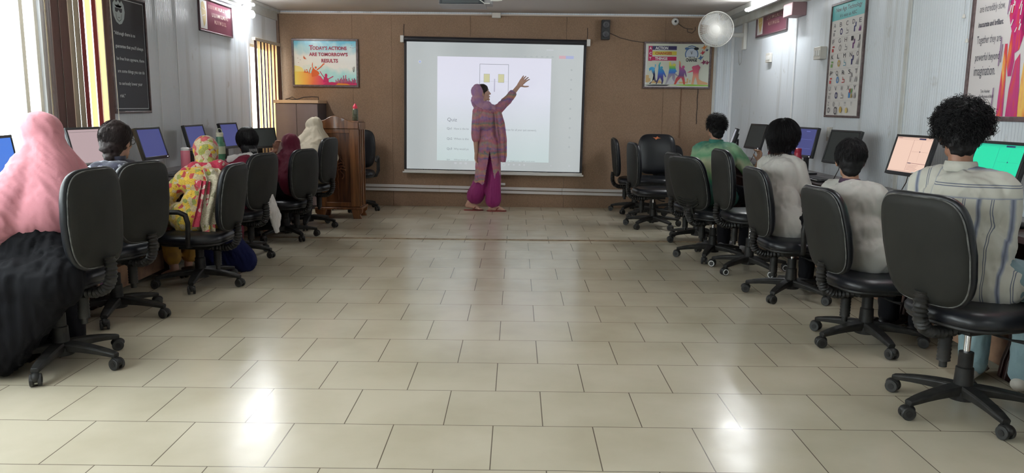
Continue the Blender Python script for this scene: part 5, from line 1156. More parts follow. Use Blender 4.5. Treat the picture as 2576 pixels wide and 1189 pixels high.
def add_hair(j, m, cap_k=1.0, low=-.03, front=0, amp=.005, strands_kw=None, extra=None, vox=.007):
    mb = MB(); hair_cap(mb, j, cap_k, low=low, front=front)
    if extra: extra(mb)
    o = blob('hair', mb, m, j.root, vox=vox, smooth=3, disp=hair_noise(amp))
    if strands_kw:
        st = MB(); strands(st, j, **strands_kw); st.build('hair_strands', m, o, recalc=False, angle=180)
    return o
def rel(j, x, f_, z): return j.r*x+j.f*f_+j.u*z
def hijab(j, m, name='headscarf', bottom=.70, spread=1.0, back=.10, seed=1, k=1.0, face_open=True, fold=.010, tilt=.5, shoulders=1.0, extra=None, side=0.0, vox=.010, smooth=16, sx=9, sz=2.2, fill=1.0):
    R, c, s = j.R, j.c, j.s*.95; mb = MB()
    def e(pos, r): mb.ell(c+R @ Vector(pos)*s, tuple(q*s*k for q in r), 20, 14, R=R)
    e((0,-.028,.026), (.104,.114,.116)); e((0,-.030,-.030), (.095,.100,.100)); e((0,.010,-.100), (.080,.085,.055))
    nb = j.neck; mb.cap(c+R @ Vector((0,-.035,-.05))*s, nb, .092*s*k, .105*s*k)
    for q in (-1, 1): mb.cap(nb, j.sh[q]*.82*shoulders+nb*(1-.82*shoulders), .085*s*spread, .070*s*spread)
    for q in (-1, 1):
        if fill: mb.cap(c+R @ Vector((0,-.035,-.03))*s, j.sh[q]*.78*shoulders+nb*(1-.78*shoulders)+j.u*.01, .092*s*k*fill, .082*s*spread*fill)
    if fill: mb.cap(c+R @ Vector((0,-.045,-.0))*s, nb-j.f*.05-j.up*.10, .095*s*k, .12*s*spread)
    if bottom is not None:
        z0 = nb.z-.05; h = z0-bottom; cen = Vector((j.chest.x, j.chest.y, 0))
        for q in (-1, 0, 1):
            p0 = nb-j.up*.06+j.r*q*.09*s; p1 = Vector((0,0,0))+j.pel.lerp(j.neck, max(0, (bottom-j.pel.z)/(nb.z-j.pel.z)))+j.r*q*.11*s*spread-j.f*back*.55
            mb.cap(p0, p1, .098*s*spread, .092*s*spread)
    if extra: extra(mb)
    o = blob(name, mb, m, j.root, vox=vox, smooth=smooth, disp=folds(fold, sx, sz, seed, tilt)); return o

# ---- woman in pink headscarf, black gown (nearest left)
HS = 'students in headscarves'
BLK = fabric('cloth_black', (.0045,.0045,.006), (.007,.007,.009), wb=.1)
# ---- woman in pink headscarf, black gown (nearest left)
PINK = fabric('scarf_pink', (.52,.215,.25), (.46,.185,.22), weave=200, wb=.5)
j = person('woman in a large pink headscarf and long black gown sitting at the left photo edge', (-2.31, 3.86), .50, (-2.43, 4.06, 1.12), -50, -75, -8, s=.92, skin=SK2, bulk=1.0,
           legs={-1: dict(kn=(-.12,.36,.53), an=(-.16,.10,.085), toe=(-.2,1)), 1: dict(kn=(.12,.36,.53), an=(.10,.14,.085), toe=(.1,1))})
g = top_prims(j, sleeve=1.9, loose=.92); 
for q in (-1, 1): g.cap(j.pel, j.kn[q], .155, .12); g.cap(j.kn[q]-j.u*.02, j.kn[q]*.55+j.an[q]*.45+Vector((0,0,-.02)), .12, .13)
g.cap(j.pel-j.u*.02-j.r*.06, Vector((j.an[-1].x, j.an[-1].y, .12)), .15, .12); g.cap(j.kn[-1].lerp(j.pel,.4), Vector((j.an[-1].x-.03, j.an[-1].y-.02, .105)), .15, .105); g.cap(j.kn[1].lerp(j.pel,.4), Vector((j.an[1].x, j.an[1].y, .105)), .13, .10)
g.cap(Vector((.14,-.20,.45)), Vector((-.34,-.20,.44)), .125, .125); g.cap(Vector((-.30,-.20,.44)), Vector((-.20,-.24,.12)), .12, .10); A_ = Vector((.165,-.19,.485)); B_ = Vector((-.12,-.24,.11)); g.cap(A_, B_, .105, .10); g.cap(A_, j.pel, .10, .13); g.cap(A_, Vector((j.kn[-1].x, j.kn[-1].y-.05, .45)), .10, .13); g.cap(Vector((.02,-.20,.36)), Vector((-.30,-.20,.2)), .12, .14)
g.v = [(v[0], v[1], max(v[2], .004)) for v in g.v]
blob('gown', g, BLK, j.root, vox=.013, smooth=14, disp=folds(.014, 13, 1.0, 5))
def ex(mb):
    n_ = j.neck; mb.cap(n_-j.up*.02-j.f*.03, n_-j.up*.26-j.f*.06, .13, .165); mb.cap(n_-j.up*.03-j.r*.06, j.sh[-1]-j.up*.22-j.r*.05, .11, .12); mb.cap(n_-j.up*.03+j.r*.06, j.sh[1]-j.up*.16+j.f*.06, .10, .09); mb.cap(j.sh[-1]-j.up*.2, j.sh[1]-j.up*.2-j.f*.03, .12, .12)
hijab(j, PINK, bottom=.72, spread=1.10, back=.12, seed=2, k=1.06, fold=.009, tilt=.75, extra=ex, sx=10, sz=1.2, fill=.86)
# ---- student with braid and glasses
PRN = floral('print_navy', 42, [(0,(.012,.014,.035)),(.62,(.02,.02,.05)),(.75,(.30,.32,.38)),(.88,(.015,.016,.04))])
j = person('student with dark braided hair and glasses in a dark printed top', (-2.45, 4.78), .47, (-2.50, 5.0, 1.055), -62, 12, -4, s=.90, skin=SK2, bulk=.95, hk=1.12)
blob('top', top_prims(j, 1.8), PRN, j.root, vox=.012, smooth=10, disp=folds(.006, 12, 5, 1)); trousers(j, mat('trouser_purple', (.12,.045,.12), .8), to=.9); collar(j, PRN, .060, .04)
R, c, s = j.R, j.c, j.hs*.95
def br(mb):
    mb.ell(c+R @ Vector((0,-.075,-.015))*s, (.068*s,.055*s,.07*s), R=R)
    n_ = j.neck-j.f*.085
    for i in range(11): p = (c+R @ Vector((-.005,-.100,-.050))*s).lerp(n_-j.u*.16, i/10); mb.ell(p+j.r*(.012 if i % 2 else -.012), (.033,.024,.024), 10, 8)
o = add_hair(j, m_hairb, 1.10, low=-.045, front=-.004, amp=.006, strands_kw=dict(n=700, L=.09, r=.0015, out=.05, down=.1, wob=.10, seed=4, kmin=-.3, facecut=.3, grow=1.05, crown=(0,.6,.7), cling=1.0), extra=br)
gl_ = MB()
for q in (-1, 1):
    cc = Vector((q*.034,.098,.006)); gl_.tube([c+R @ (cc+Vector((.026*math.cos(a), -.004*abs(math.cos(a)), .019*math.sin(a))))*s for a in [2*PI*i/20 for i in range(21)]], .0018, 6)
    gl_.tube([c+R @ Vector((q*.060,.092,.014))*s, c+R @ Vector((q*.082,.04,.012))*s, c+R @ Vector((q*.083,-.01,.006))*s], .0016, 6)
gl_.tube([c+R @ Vector((-.010,.100,.010))*s, c+R @ Vector((.010,.100,.010))*s], .0018, 6)
gl_.build('glasses', mat('glasses_frame', (.03,.03,.035), .25), j.root)
# ---- student in yellow floral headscarf
YEL = floral('print_yellow', 30, [(0,(.62,.40,.03)),(.22,(.66,.44,.04)),(.38,(.50,.40,.22)),(.55,(.55,.36,.04)),(.70,(.25,.28,.06)),(.80,(.45,.05,.05)),(.90,(.50,.42,.24))])
YC = floral('print_yellow_scarf', 32, [(0,(.66,.46,.03)),(.2,(.50,.44,.28)),(.42,(.30,.32,.07)),(.55,(.50,.44,.28)),(.72,(.42,.06,.07)),(.84,(.50,.09,.10)),(.93,(.52,.45,.30))])
RED = floral('print_red', 40, [(0,(.45,.02,.06)),(.45,(.50,.03,.07)),(.68,(.55,.42,.34)),(.82,(.40,.02,.05))])
CHK = floral('print_cream_check', 30, [(0,(.55,.50,.36)),(.5,(.60,.55,.42)),(.7,(.30,.28,.18)),(.82,(.58,.52,.38))])
j = person('student in a yellow floral headscarf and yellow floral dress', (-2.30, 5.70), .40, (-2.305, 5.90, .940), -42, -35, -10, s=.86, skin=SK2, bulk=1.05,
           arms={-1: dict(el=(-.16,.08,-.20), wr=(-.12,.30,-.17), hd=(.2,1,-.1), hn=(0,0,-1)), 1: dict(el=(.06,.14,-.22), wr=(-.02,.33,-.16), hd=(-.2,1,0), hn=(0,0,-1))},
           legs={-1: dict(kn=(-.13,.38,.46), an=(-.12,.30,.085), toe=(-.3,1)), 1: dict(kn=(.10,.38,.46), an=(.02,.36,.085), toe=(.2,1))})
g = top_prims(j, 1.75, loose=1.12, length=.10)
for q in (-1, 1): g.cap(j.hip[q], j.kn[q]*.8+j.hip[q]*.2, .11, .10)
blob('dress', g, YEL, j.root, vox=.011, smooth=10, disp=folds(.010, 12, 4, 7)); trousers(j, mat('trouser_ochre', (.42,.22,.03), .8, mottle=(20,(.25,.12,.04),.7)), to=.8, loose=1.1)
hijab(j, YC, bottom=None, spread=.95, seed=4, k=1.08, fold=.006, tilt=.6, fill=0)
n_ = j.neck
mb = MB(); mb.cap(n_-j.f*.09+j.r*.05+j.up*.02, n_-j.f*.02-j.r*.10+j.up*.02, .045, .04); mb.cap(n_-j.f*.09+j.r*.05+j.up*.03, j.sh[1]+j.up*.045, .045, .05); mb.cap(n_+j.f*.02-j.r*.11, j.sh[-1]+j.up*.035, .04, .04); mb.cap(j.sh[-1]+j.up*.03-j.f*.02, j.chest-j.f*.13-j.r*.07, .035, .03); blob('scarf_red_fold', mb, RED, j.root, vox=.009, smooth=4, disp=folds(.007, 16, 6, 3, .5))
def ribbon(pts, ws, th=.012, seed=0, wave=.012):
    """hanging cloth band: pts centre line, ws half widths; wavy section"""
    mb = MB(); P_ = []; W_2 = []
    for a, b_, w0, w1 in zip(pts[:-1], pts[1:], ws[:-1], ws[1:]):
        for q in range(6): P_.append(Vector(a).lerp(Vector(b_), q/6)); W_2.append(w0+(w1-w0)*q/6)
    P_.append(Vector(pts[-1])); W_2.append(ws[-1]); return P_, W_2
def hang(name, pts, ws, wdir, ndir, m, parent, seed=0, wave=.012, th=.010):
    P_, W_2 = ribbon(pts, ws); mb = MB(); n = 12; vs = []; fs = []; wdir = Vector(wdir).normalized(); ndir = Vector(ndir).normalized()
    for i, (p, w) in enumerate(zip(P_, W_2)):
        for sgn in (1, -1):
            for k in range(n+1):
                f_ = -1+2*k/n; vs.append(p+wdir*w*f_+ndir*(wave*math.sin(f_*5.5+seed+i*.06)+wave*.6*noise.noise(Vector((f_*2,i*.12,seed)))+sgn*th/2*(1-.6*f_*f_)))
    m_ = 2*(n+1)
    for i in range(len(P_)-1):
        for k in range(n): a = i*m_+k; fs.append((a, a+1, a+m_+1, a+m_)); b_ = i*m_+(n+1)+k; fs.append((b_+m_, b_+m_+1, b_+1, b_))
        for k0 in (0, n): a = i*m_+k0; b_ = a+n+1; fs.append((a, a+m_, b_+m_, b_) if k0 == 0 else (b_, b_+m_, a+m_, a))
    for i in (0, len(P_)-1):
        for k in range(n): a = i*m_+k; b_ = a+n+1; fs.append((a, b_, b_+1, a+1))
    mb.add(vs, fs, 0, True); return mb.build(name, m, parent, angle=70)
bkp = j.chest-j.f*.155+j.r*.02
hang('scarf_end', [n_-j.f*.12-j.r*.02+j.u*.01, bkp+j.u*.04, j.waist-j.f*.16-j.r*.0, j.pel-j.f*.17-j.u*.02, j.pel-j.f*.18-j.u*.13], [.06,.075,.075,.055,.035], j.r, -j.f, CHK, j.root, 1, .014, .02)
hang('scarf_end', [bkp-j.r*.08+j.u*.04, j.waist-j.f*.15-j.r*.06, j.pel-j.f*.16-j.r*.06-j.u*.05], [.03,.035,.045], j.r, -j.f, RED, j.root, 2, .012, .02)
hang('scarf_tip', [j.pel-j.f*.185-j.u*.04+j.r*.01, j.pel-j.f*.20-j.u*.12, j.pel-j.f*.20-j.u*.175], [.035,.04,.015], j.r, -j.f, YC, j.root, 3, .012, .02)
# navy cloth bag under the next chair
t = thing('cloth_bag', 'dark navy cloth bag standing on the floor behind the chair of the student in yellow', 'bag', (-2.28, 6.12, 0))
mb = MB(); mb.cap((-.05,0,.36), (.15,0,.09), .08, .10); mb.cap((-.05,0,.36), (-.14,0,.10), .08, .10); mb.cap((-.12,0,.10), (.14,0,.09), .10, .09); mb.cap((-.06,0,.38), (.04,0,.36), .06, .06); mb.v = [(v[0], v[1]*.8, max(v[2], .002)) for v in mb.v]
blob('bag_body', mb, fabric('cloth_navy', (.008,.012,.055), (.012,.016,.07)), t, vox=.011, smooth=10, disp=folds(.012, 11, 3, 2, .4)); mb = MB(); mb.tube([(-.06,.0,.40),(-.05,.0,.46),(.0,.0,.48),(.05,.0,.46),(.06,.0,.39)], .008, 8); mb.build('strap', mat('strap_navy', (.01,.012,.04), .8), t)
# ---- dark haired student, maroon top and white scarf
MAR = fabric('cloth_maroon', (.19,.012,.035), (.14,.010,.028))
j = person('student with long black hair, maroon top and white scarf', (-2.36, 6.78), .42, (-2.36, 6.98, .972), -42, -42, 0, s=.88, skin=SK2, bulk=.98, hk=1.12,
           arms={-1: dict(el=(-.10,.14,-.22), wr=(-.03,.34,-.20)), 1: dict(el=(.10,.14,-.16), wr=(.06,.33,-.06), hd=(-.3,1,.2), hn=(-.3,0,-1))})
blob('top', top_prims(j, 1.85, loose=1.05, length=.05), MAR, j.root, vox=.012, smooth=10, disp=folds(.007, 12, 4, 9)); trousers(j, MAR, to=.95)
WS = fabric('scarf_white', (.66,.63,.62), (.58,.56,.55), weave=160, wb=.5)
n_ = j.neck; mb = MB(); mb.cap(n_-j.f*.08-j.r*.03+j.u*.0, j.sh[-1]-j.f*.03+j.u*.04, .036, .034); mb.cap(n_-j.f*.08-j.r*.02, j.chest-j.f*.135+j.r*.03, .04, .045); mb.cap(j.chest-j.f*.135+j.r*.03, j.waist-j.f*.14+j.r*.08, .04, .04); blob('scarf', mb, WS, j.root, vox=.009, smooth=4, disp=folds(.008, 16, 4, 3, .6))
mb = MB(); q_ = [j.waist-j.f*.17+j.r*.10, j.pel-j.f*.20+j.r*.15+j.u*.02, j.pel-j.f*.235+j.r*.165-j.u*.09, j.pel-j.f*.23+j.r*.20-j.u*.17, j.pel-j.f*.23+j.r*.205-j.u*.29]
for a_, b_, r0_, r1_ in zip(q_[:-1], q_[1:], (.04,.045,.055,.05), (.045,.055,.05,.022)): mb.cap(a_, b_, r0_, r1_, flat=.45, nrm=j.f)
blob('scarf_end', mb, WS, j.root, vox=.008, smooth=3, disp=folds(.010, 22, 3, 3, .2))
R, c, s = j.R, j.c, j.hs*.95
def pt(mb): mb.ell(c+R @ Vector((0,-.055,-.05))*s, (.080*s,.062*s,.10*s), R=R); mb.cap(c+R @ Vector((.0,-.085,-.07))*s, j.neck-j.f*.10-j.u*.10+j.r*.03, .050, .030)
o = add_hair(j, m_hair, 1.10, low=-.05, amp=.003, strands_kw=dict(n=700, L=.18, r=.0015, out=.02, down=.5, wob=.05, seed=8, kmin=-.3, facecut=.2, grow=1.05, cling=1.0), extra=pt)
mb = MB(); mb.tube([c+R @ Vector((x*.01,-.135+.003*abs(x),-.085+.004*(x % 2)))*s for x in range(-3, 4)], .006, 8)
for x in range(-3, 4): mb.tube([c+R @ Vector((x*.01,-.138,-.085))*s, c+R @ Vector((x*.011,-.140,-.060))*s], .0025, 5)
mb.build('hair_clip', mat('clip_grey', (.30,.30,.30), .3), j.root)
# ---- maroon headscarf
MH = fabric('scarf_maroon', (.125,.010,.028), (.10,.008,.024))
j = person('student in a maroon headscarf and black gown holding a hand up', (-2.25, 7.72), .40, (-2.245, 7.90, .895), -38, -50, -6, s=.86, skin=SK2, bulk=1.02,
           arms={-1: dict(el=(.03,.31,.05), wr=(.05,.11,.15), hd=(.1,-.3,1), hn=(.3,-1,0), curl=.8)})
g = top_prims(j, .5, loose=.85, length=.05)
for q in (-1, 1): g.cap(j.hip[q], j.kn[q], .12, .10); g.cap(j.kn[q], j.an[q]+j.u*.05, .10, .09)
blob('gown', g, BLK, j.root, vox=.013, smooth=10, disp=folds(.010, 12, 2, 5)); 
def ex(mb): n_ = j.neck; mb.cap(n_-j.up*.02-j.f*.03, j.waist-j.f*.06-j.u*.03, .125, .135); mb.cap(j.sh[-1], j.sh[-1].lerp(j.el[-1], .6), .085, .08)
hijab(j, MH, bottom=.60, spread=.95, back=.12, seed=6, k=1.04, fold=.009, tilt=.3, extra=ex, fill=.85)
# ---- cream headscarf
CH = fabric('scarf_cream', (.56,.50,.38), (.50,.44,.33), weave=150, wb=.6)
j = person('student in a long cream headscarf beside the wooden lectern', (-2.23, 8.55), .47, (-2.25, 8.87, 1.045), -40, -40, -4, s=.90, skin=SK2, bulk=1.0)
g = top_prims(j, 1.85, loose=.90, length=.05)
for q in (-1, 1): g.cap(j.hip[q], j.kn[q], .12, .10); g.cap(j.kn[q], j.an[q]+j.u*.05, .10, .09)
blob('gown', g, BLK, j.root, vox=.013, smooth=10, disp=folds(.010, 12, 2, 5))
def ex(mb): n_ = j.neck; mb.cap(n_-j.up*.02-j.f*.02, j.pel-j.f*.08, .13, .17); mb.cap(n_-j.up*.0, j.sh[1]-j.u*.15+j.r*.03, .10, .10); mb.cap(n_, j.sh[-1]-j.u*.14, .11, .11)
hijab(j, CH, bottom=.52, spread=1.1, back=.14, seed=9, k=1.0, fold=.012, tilt=.2, extra=ex, sx=8, sz=1.0)

# ---- student in striped shirt (nearest right)
def striped(rdir, up, pel, cx):
    m = mat('shirt_striped', rough=.85, sheen=.1); nt, b = nodes(m); tc = N(nt, 'ShaderNodeTexCoord')
    dv = N(nt, 'ShaderNodeVectorMath', operation='DOT_PRODUCT'); dv.inputs[1].default_value = rdir; nt.links.new(tc.outputs['Object'], dv.inputs[0])
    n = N(nt, 'ShaderNodeTexNoise', Scale=5.0, Detail=2.0); nt.links.new(tc.outputs['Object'], n.inputs['Vector'])
    a = N(nt, 'ShaderNodeMath', operation='MULTIPLY_ADD'); a.inputs[1].default_value = .030; nt.links.new(n.outputs['Fac'], a.inputs[0]); nt.links.new(dv.outputs['Value'], a.inputs[2])
    ml = N(nt, 'ShaderNodeMath', operation='MULTIPLY'); ml.inputs[1].default_value = 1/.098; nt.links.new(a.outputs[0], ml.inputs[0]); frc = N(nt, 'ShaderNodeMath', operation='FRACT'); nt.links.new(ml.outputs[0], frc.inputs[0])
    W_, G_, B_ = (.50,.487,.43), (.24,.26,.33), (.10,.115,.17)
    st = [(0,W_),(.16,W_),(.22,G_),(.27,B_),(.32,G_),(.38,W_),(.66,W_),(.672,B_),(.69,B_),(.70,W_),(.735,W_),(.745,B_),(.763,B_),(.775,W_),(1,W_)]
    vert = ramp(nt, frc.outputs[0], st)
    # the yoke across the shoulders has the same stripes lying sideways
    dz = N(nt, 'ShaderNodeVectorMath', operation='DOT_PRODUCT'); dz.inputs[1].default_value = up; nt.links.new(tc.outputs['Object'], dz.inputs[0])
    m2 = N(nt, 'ShaderNodeMath', operation='MULTIPLY_ADD'); m2.inputs[1].default_value = 1/.13; m2.inputs[2].default_value = .12; nt.links.new(dz.outputs['Value'], m2.inputs[0]); f2 = N(nt, 'ShaderNodeMath', operation='FRACT'); nt.links.new(m2.outputs[0], f2.inputs[0]); hor = ramp(nt, f2.outputs[0], st)
    gt = N(nt, 'ShaderNodeMath', operation='GREATER_THAN'); gt.inputs[1].default_value = cx; nt.links.new(dz.outputs['Value'], gt.inputs[0])
    sd = N(nt, 'ShaderNodeVectorMath', operation='SUBTRACT'); nt.links.new(tc.outputs['Object'], sd.inputs[0]); sd.inputs[1].default_value = pel
    dr = N(nt, 'ShaderNodeVectorMath', operation='DOT_PRODUCT'); dr.inputs[1].default_value = rdir; nt.links.new(sd.outputs[0], dr.inputs[0]); ab = N(nt, 'ShaderNodeMath', operation='ABSOLUTE'); nt.links.new(dr.outputs['Value'], ab.inputs[0])
    lt = N(nt, 'ShaderNodeMath', operation='LESS_THAN'); lt.inputs[1].default_value = .19; nt.links.new(ab.outputs[0], lt.inputs[0]); an = N(nt, 'ShaderNodeMath', operation='MULTIPLY'); nt.links.new(gt.outputs[0], an.inputs[0]); nt.links.new(lt.outputs[0], an.inputs[1])
    nt.links.new(mixc(nt, an.outputs[0], vert, hor), b.inputs['Base Color']); return m
j = person('curly haired student in a striped short sleeved shirt and jeans, nearest on the right', (2.03, 3.42), .475, (1.975, 3.58, 1.19), 48, 12, -4, s=1.0, skin=SK3, bulk=1.02, sh=.172,
           arms={1: dict(el=(.0,-.01,-.295), wr=(-.10,.20,-.37), hd=(-.4,1,-.1), hn=(0,0,-1)), -1: dict(el=(-.06,.12,-.27), wr=(.0,.32,-.30))})
SH = striped(j.r, j.u, j.pel, j.neck.z-.105)
shirt = blob('shirt', top_prims(j, .85, loose=1.05, length=.04, hemr=1.02), SH, j.root, vox=.009, smooth=10, disp=folds(.009, 10, 4.5, 3, .35))
mb = MB()
for q in (-1, 1): e = j.sh[q].lerp(j.el[q], .86); d = (j.el[q]-j.sh[q]).normalized(); mb.tube([e-d*.022, e+d*.016], .073, 20); 
collar(j, fabric('shirt_plain', (.50,.487,.43)), .058, .036)
JN = fabric('denim', (.20,.29,.31), (.13,.20,.23), weave=220, wb=.5, ms=7); trousers(j, JN, loose=1.02)
for q in (-1, 1): shoe(j, mat('shoe_pale', (.5,.47,.42), .6), q)
def cur(mb):
    R, c, s = j.R, j.c, j.hs*.95
    rng = random.Random(4)
    for i in range(46):
        v = Vector((rng.gauss(0,1), rng.gauss(0,1)-.1, abs(rng.gauss(0,1)))).normalized()
        if v.y > .5 and v.z < .5: continue
        p = Vector((v.x*.098, v.y*.108-.018, v.z*.092+.052)); mb.ell(c+R @ p*s, rng.uniform(.022,.034), 8, 6)
hh = add_hair(j, m_hair, 1.08, low=-.01, front=.012, amp=.008, extra=cur)
st = MB(); strands(st, j, 1500, .055, r=.0024, out=1.6, down=.05, wob=.9, seed=21, kmin=-.15, curl=.0085, facecut=.45, grow=1.06)
strands(st, j, 900, .045, r=.0024, out=1.6, down=.0, wob=.9, seed=23, kmin=.25, curl=.0085, facecut=.9, grow=1.22)
strands(st, j, 900, .022, r=.0022, out=1.2, down=.1, wob=.8, seed=5, kmin=-.75, curl=.005, facecut=.3, grow=1.06)
st.build('curls', m_hair, hh, recalc=False, angle=180)
# ---- short haired student, white tee
WT = fabric('tee_white', (.46,.45,.42), (.41,.40,.375), weave=240, wb=.2, ms=2)
j = person('student with short black hair in a loose white T-shirt with a dark collar', (1.99, 4.43), .42, (1.952, 4.67, 1.008), 62, 14, -10, s=.92, hk=1.08, skin=SK1, bulk=1.06, sh=.18)
blob('tee_shirt', top_prims(j, .75, loose=1.07, length=.05), WT, j.root, vox=.010, smooth=10, disp=folds(.009, 9, 3.5, 12, .3)); trousers(j, BLK); collar(j, mat('collar_purple', (.06,.03,.06), .8), .058, .022)
for q in (-1, 1): shoe(j, m_black, q)
add_hair(j, m_hair, 1.06, low=-.020, front=.004, amp=.003, strands_kw=dict(n=1500, L=.030, r=.0014, out=.25, down=.1, wob=.35, seed=14, kmin=-.55, facecut=.35, grow=1.05, cling=.7))
# ---- long haired student, white tee
j = person('student with shoulder length black hair in a white T-shirt', (1.90, 5.52), .43, (1.945, 5.83, 1.092), 58, 52, -6, s=.95, skin=SK1, bulk=.92, sh=.165,
           arms={1: dict(el=(.065,.03,-.255), wr=(.03,.26,-.30)), -1: dict(el=(-.05,.14,-.24), wr=(.02,.33,-.2))})
blob('tee_shirt', top_prims(j, .58, loose=1.05, length=.06), WT, j.root, vox=.010, smooth=10, disp=folds(.009, 9, 3.5, 22, .4)); trousers(j, BLK)
for q in (-1, 1): shoe(j, m_black, q)
def lg(mb): R, c, s = j.R, j.c, j.hs*.95; mb.ell(c+R @ Vector((0,-.035,-.05))*s, (.108*s,.080*s,.080*s), R=R); mb.ell(c+R @ Vector((0,-.015,.035))*s, (.110*s,.112*s,.104*s), R=R)
add_hair(j, m_hair, 1.12, low=-.04, amp=.006, extra=lg, strands_kw=dict(n=2000, L=.16, r=.0019, out=.10, down=.40, wob=.45, seed=33, kmin=-.5, facecut=.3, grow=1.27, cling=.45))
# ---- student in green shirt
GR = mat('shirt_green', rough=.8); nt, b = nodes(GR); n = N(nt, 'ShaderNodeTexNoise', Scale=4.5, Detail=3.0, Distortion=.5); vv = coords(nt); nt.links.new(vv, n.inputs['Vector']); sx = N(nt, 'ShaderNodeSeparateXYZ'); nt.links.new(vv, sx.inputs[0])
a = N(nt, 'ShaderNodeMath', operation='MULTIPLY_ADD'); a.inputs[1].default_value = .22; nt.links.new(n.outputs['Fac'], a.inputs[0]); nt.links.new(sx.outputs[2], a.inputs[2])
mr = N(nt, 'ShaderNodeMapRange'); mr.inputs['From Min'].default_value = .60; mr.inputs['From Max'].default_value = 1.12; nt.links.new(a.outputs[0], mr.inputs['Value'])
nt.links.new(ramp(nt, mr.outputs[0], [(.0,(.02,.10,.07)),(.28,(.015,.09,.08)),(.36,(.03,.20,.10)),(.50,(.22,.36,.17)),(.62,(.44,.48,.32)),(.74,(.12,.32,.17)),(.85,(.25,.40,.24)),(1,(.02,.17,.12))]), b.inputs['Base Color'])
j = person('student with short black hair in a green tie-dyed shirt raising one hand', (1.78, 6.98), .46, (1.80, 7.27, 1.128), 40, -12, 0, s=.96, skin=SK1, bulk=1.02, sh=.18,
           arms={1: dict(el=(.14,.13,-.24), wr=(.155,.20,-.10), hd=(-.1,.3,1), hn=(-.7,-.9,.0), curl=1.0, th=-1), -1: dict(el=(-.10,.12,-.22), wr=(.02,.28,-.10))})
blob('shirt', top_prims(j, 1.0, loose=1.12, length=.05), GR, j.root, vox=.010, smooth=10, disp=folds(.008, 10, 4, 15, .4)); trousers(j, BLK); collar(j, mat('collar_teal', (.03,.17,.13), .8), .060, .035)
for q in (-1, 1): shoe(j, mat('shoe_grey', (.25,.25,.26), .7), q)
def qf(mb): R, c, s = j.R, j.c, j.hs*.95; mb.ell(c+R @ Vector((0,.025,.095))*s, (.066*s,.075*s,.038*s), R=R)
add_hair(j, m_hair, 1.08, low=-.02, front=.004, amp=.006, extra=qf, strands_kw=dict(n=1300, L=.036, r=.0017, out=.6, down=.0, wob=.7, seed=51, kmin=-.4, facecut=.4, grow=1.05))

# ---- teacher
j = J(); O = Vector((-.38, 9.92, 0)); SKT = skin_mat('skin_fair', (.56,.34,.26))
j.root = thing('person', 'standing teacher in a patterned kurta and magenta trousers raising an arm at the screen', 'person', O); s = j.s = .95; j.b = .95
r, f, u = fr(138); j.r, j.f, j.u = r, f, u; j.Rt = Matrix((r, f, u)).transposed()
V3 = lambda x, y, z: Vector((x+.38-.0, y-9.92, z))    # world point -> root space
def W(px_x, y, z): return Vector((px_x-O.x, y-O.y, z))
j.R = headR(82, 10, 0); j.c = W(-.425, 9.92, 1.455)
j.neck = W(-.40, 9.93, 1.285); j.pel = W(-.33, 9.93, .82); j.waist = W(-.345, 9.93, .96); j.chest = W(-.36, 9.925, 1.12); j.up = Vector((0,0,1))
j.sh = {1: W(-.485, 9.86, 1.235), -1: W(-.255, 9.99, 1.24)}
j.el = {1: W(-.505, 9.84, .97), -1: W(-.12, 10.02, 1.375)}; j.wr = {1: W(-.495, 9.87, .735), -1: W(.02, 10.03, 1.55)}
mb = MB(); head_prims(mb, j.c, j.R, s*.95); mb.cap(j.neck-u*.02, j.c+j.R @ Vector((0,-.022,-.055)), .050, .047)
mb.ell(j.pel, (.125,.09,.11), R=j.Rt); mb.ell(j.waist, (.100,.078,.12), R=j.Rt); mb.ell(j.chest, (.120,.085,.14), R=j.Rt); mb.cap(j.sh[1], j.sh[-1], .046, .046); mb.cap(j.pel, j.chest, .085, .085)
j.hip = {1: W(-.39,9.95,.80), -1: W(-.28,9.97,.80)}
KN = {'front': W(-.275,9.92,.45), 'rear': W(-.395,9.97,.45)}; AN = {'front': W(-.285,9.90,.095), 'rear': W(-.575,9.96,.125)}
for q in (-1, 1): mb.cap(j.sh[q], j.el[q], .042, .035); mb.cap(j.el[q], j.wr[q], .035, .024)
hand(mb, j.wr[1], (.05,0,-1), (.6,-.5,0), -1, .5, s=.95); hand(mb, j.wr[-1], (.62,.05,.75), (.3,.9,-.1), -1, .25, spread=.28, s=1.0, thumb=1.1)
for nm, hp in (('front', j.hip[-1]), ('rear', j.hip[1])):
    mb.cap(hp, KN[nm], .075, .052); mb.cap(KN[nm], AN[nm], .050, .033); h_ = AN[nm]; tp = 0 if nm == 'front' else -.15
    td = Vector((1,-.12,0)).normalized(); z_ = .028
    heel = Vector((h_.x-.035, h_.y, z_+(.0 if nm == 'front' else .035))); ball = Vector((h_.x+.11, h_.y-.012, z_)); mb.cap(heel, h_, .028, .033); mb.cap(heel, ball, .026, .022); mb.cap(h_-u*.03, ball, .032, .022)
    for k in range(5): o_ = -.024+.012*k; p0 = ball+Vector((.0, o_, -.004)); mb.cap(p0, p0+td*(.04-.004*abs(k-1)), .009, .0075, 8)
blob('body', mb, SKT, j.root, vox=.0045, smooth=1); face_parts(j.root, j.c, j.R, s*.95)
KU = mat('kurta_pattern', rough=.85); nt, b = nodes(KU); v = coords(nt); sx = N(nt, 'ShaderNodeSeparateXYZ'); nt.links.new(v, sx.inputs[0])
n = N(nt, 'ShaderNodeTexNoise', Scale=7.0, Detail=3.0); nt.links.new(v, n.inputs['Vector'])
a = N(nt, 'ShaderNodeMath', operation='MULTIPLY_ADD'); a.inputs[1].default_value = .16; nt.links.new(n.outputs['Fac'], a.inputs[0]); nt.links.new(sx.outputs[2], a.inputs[2])
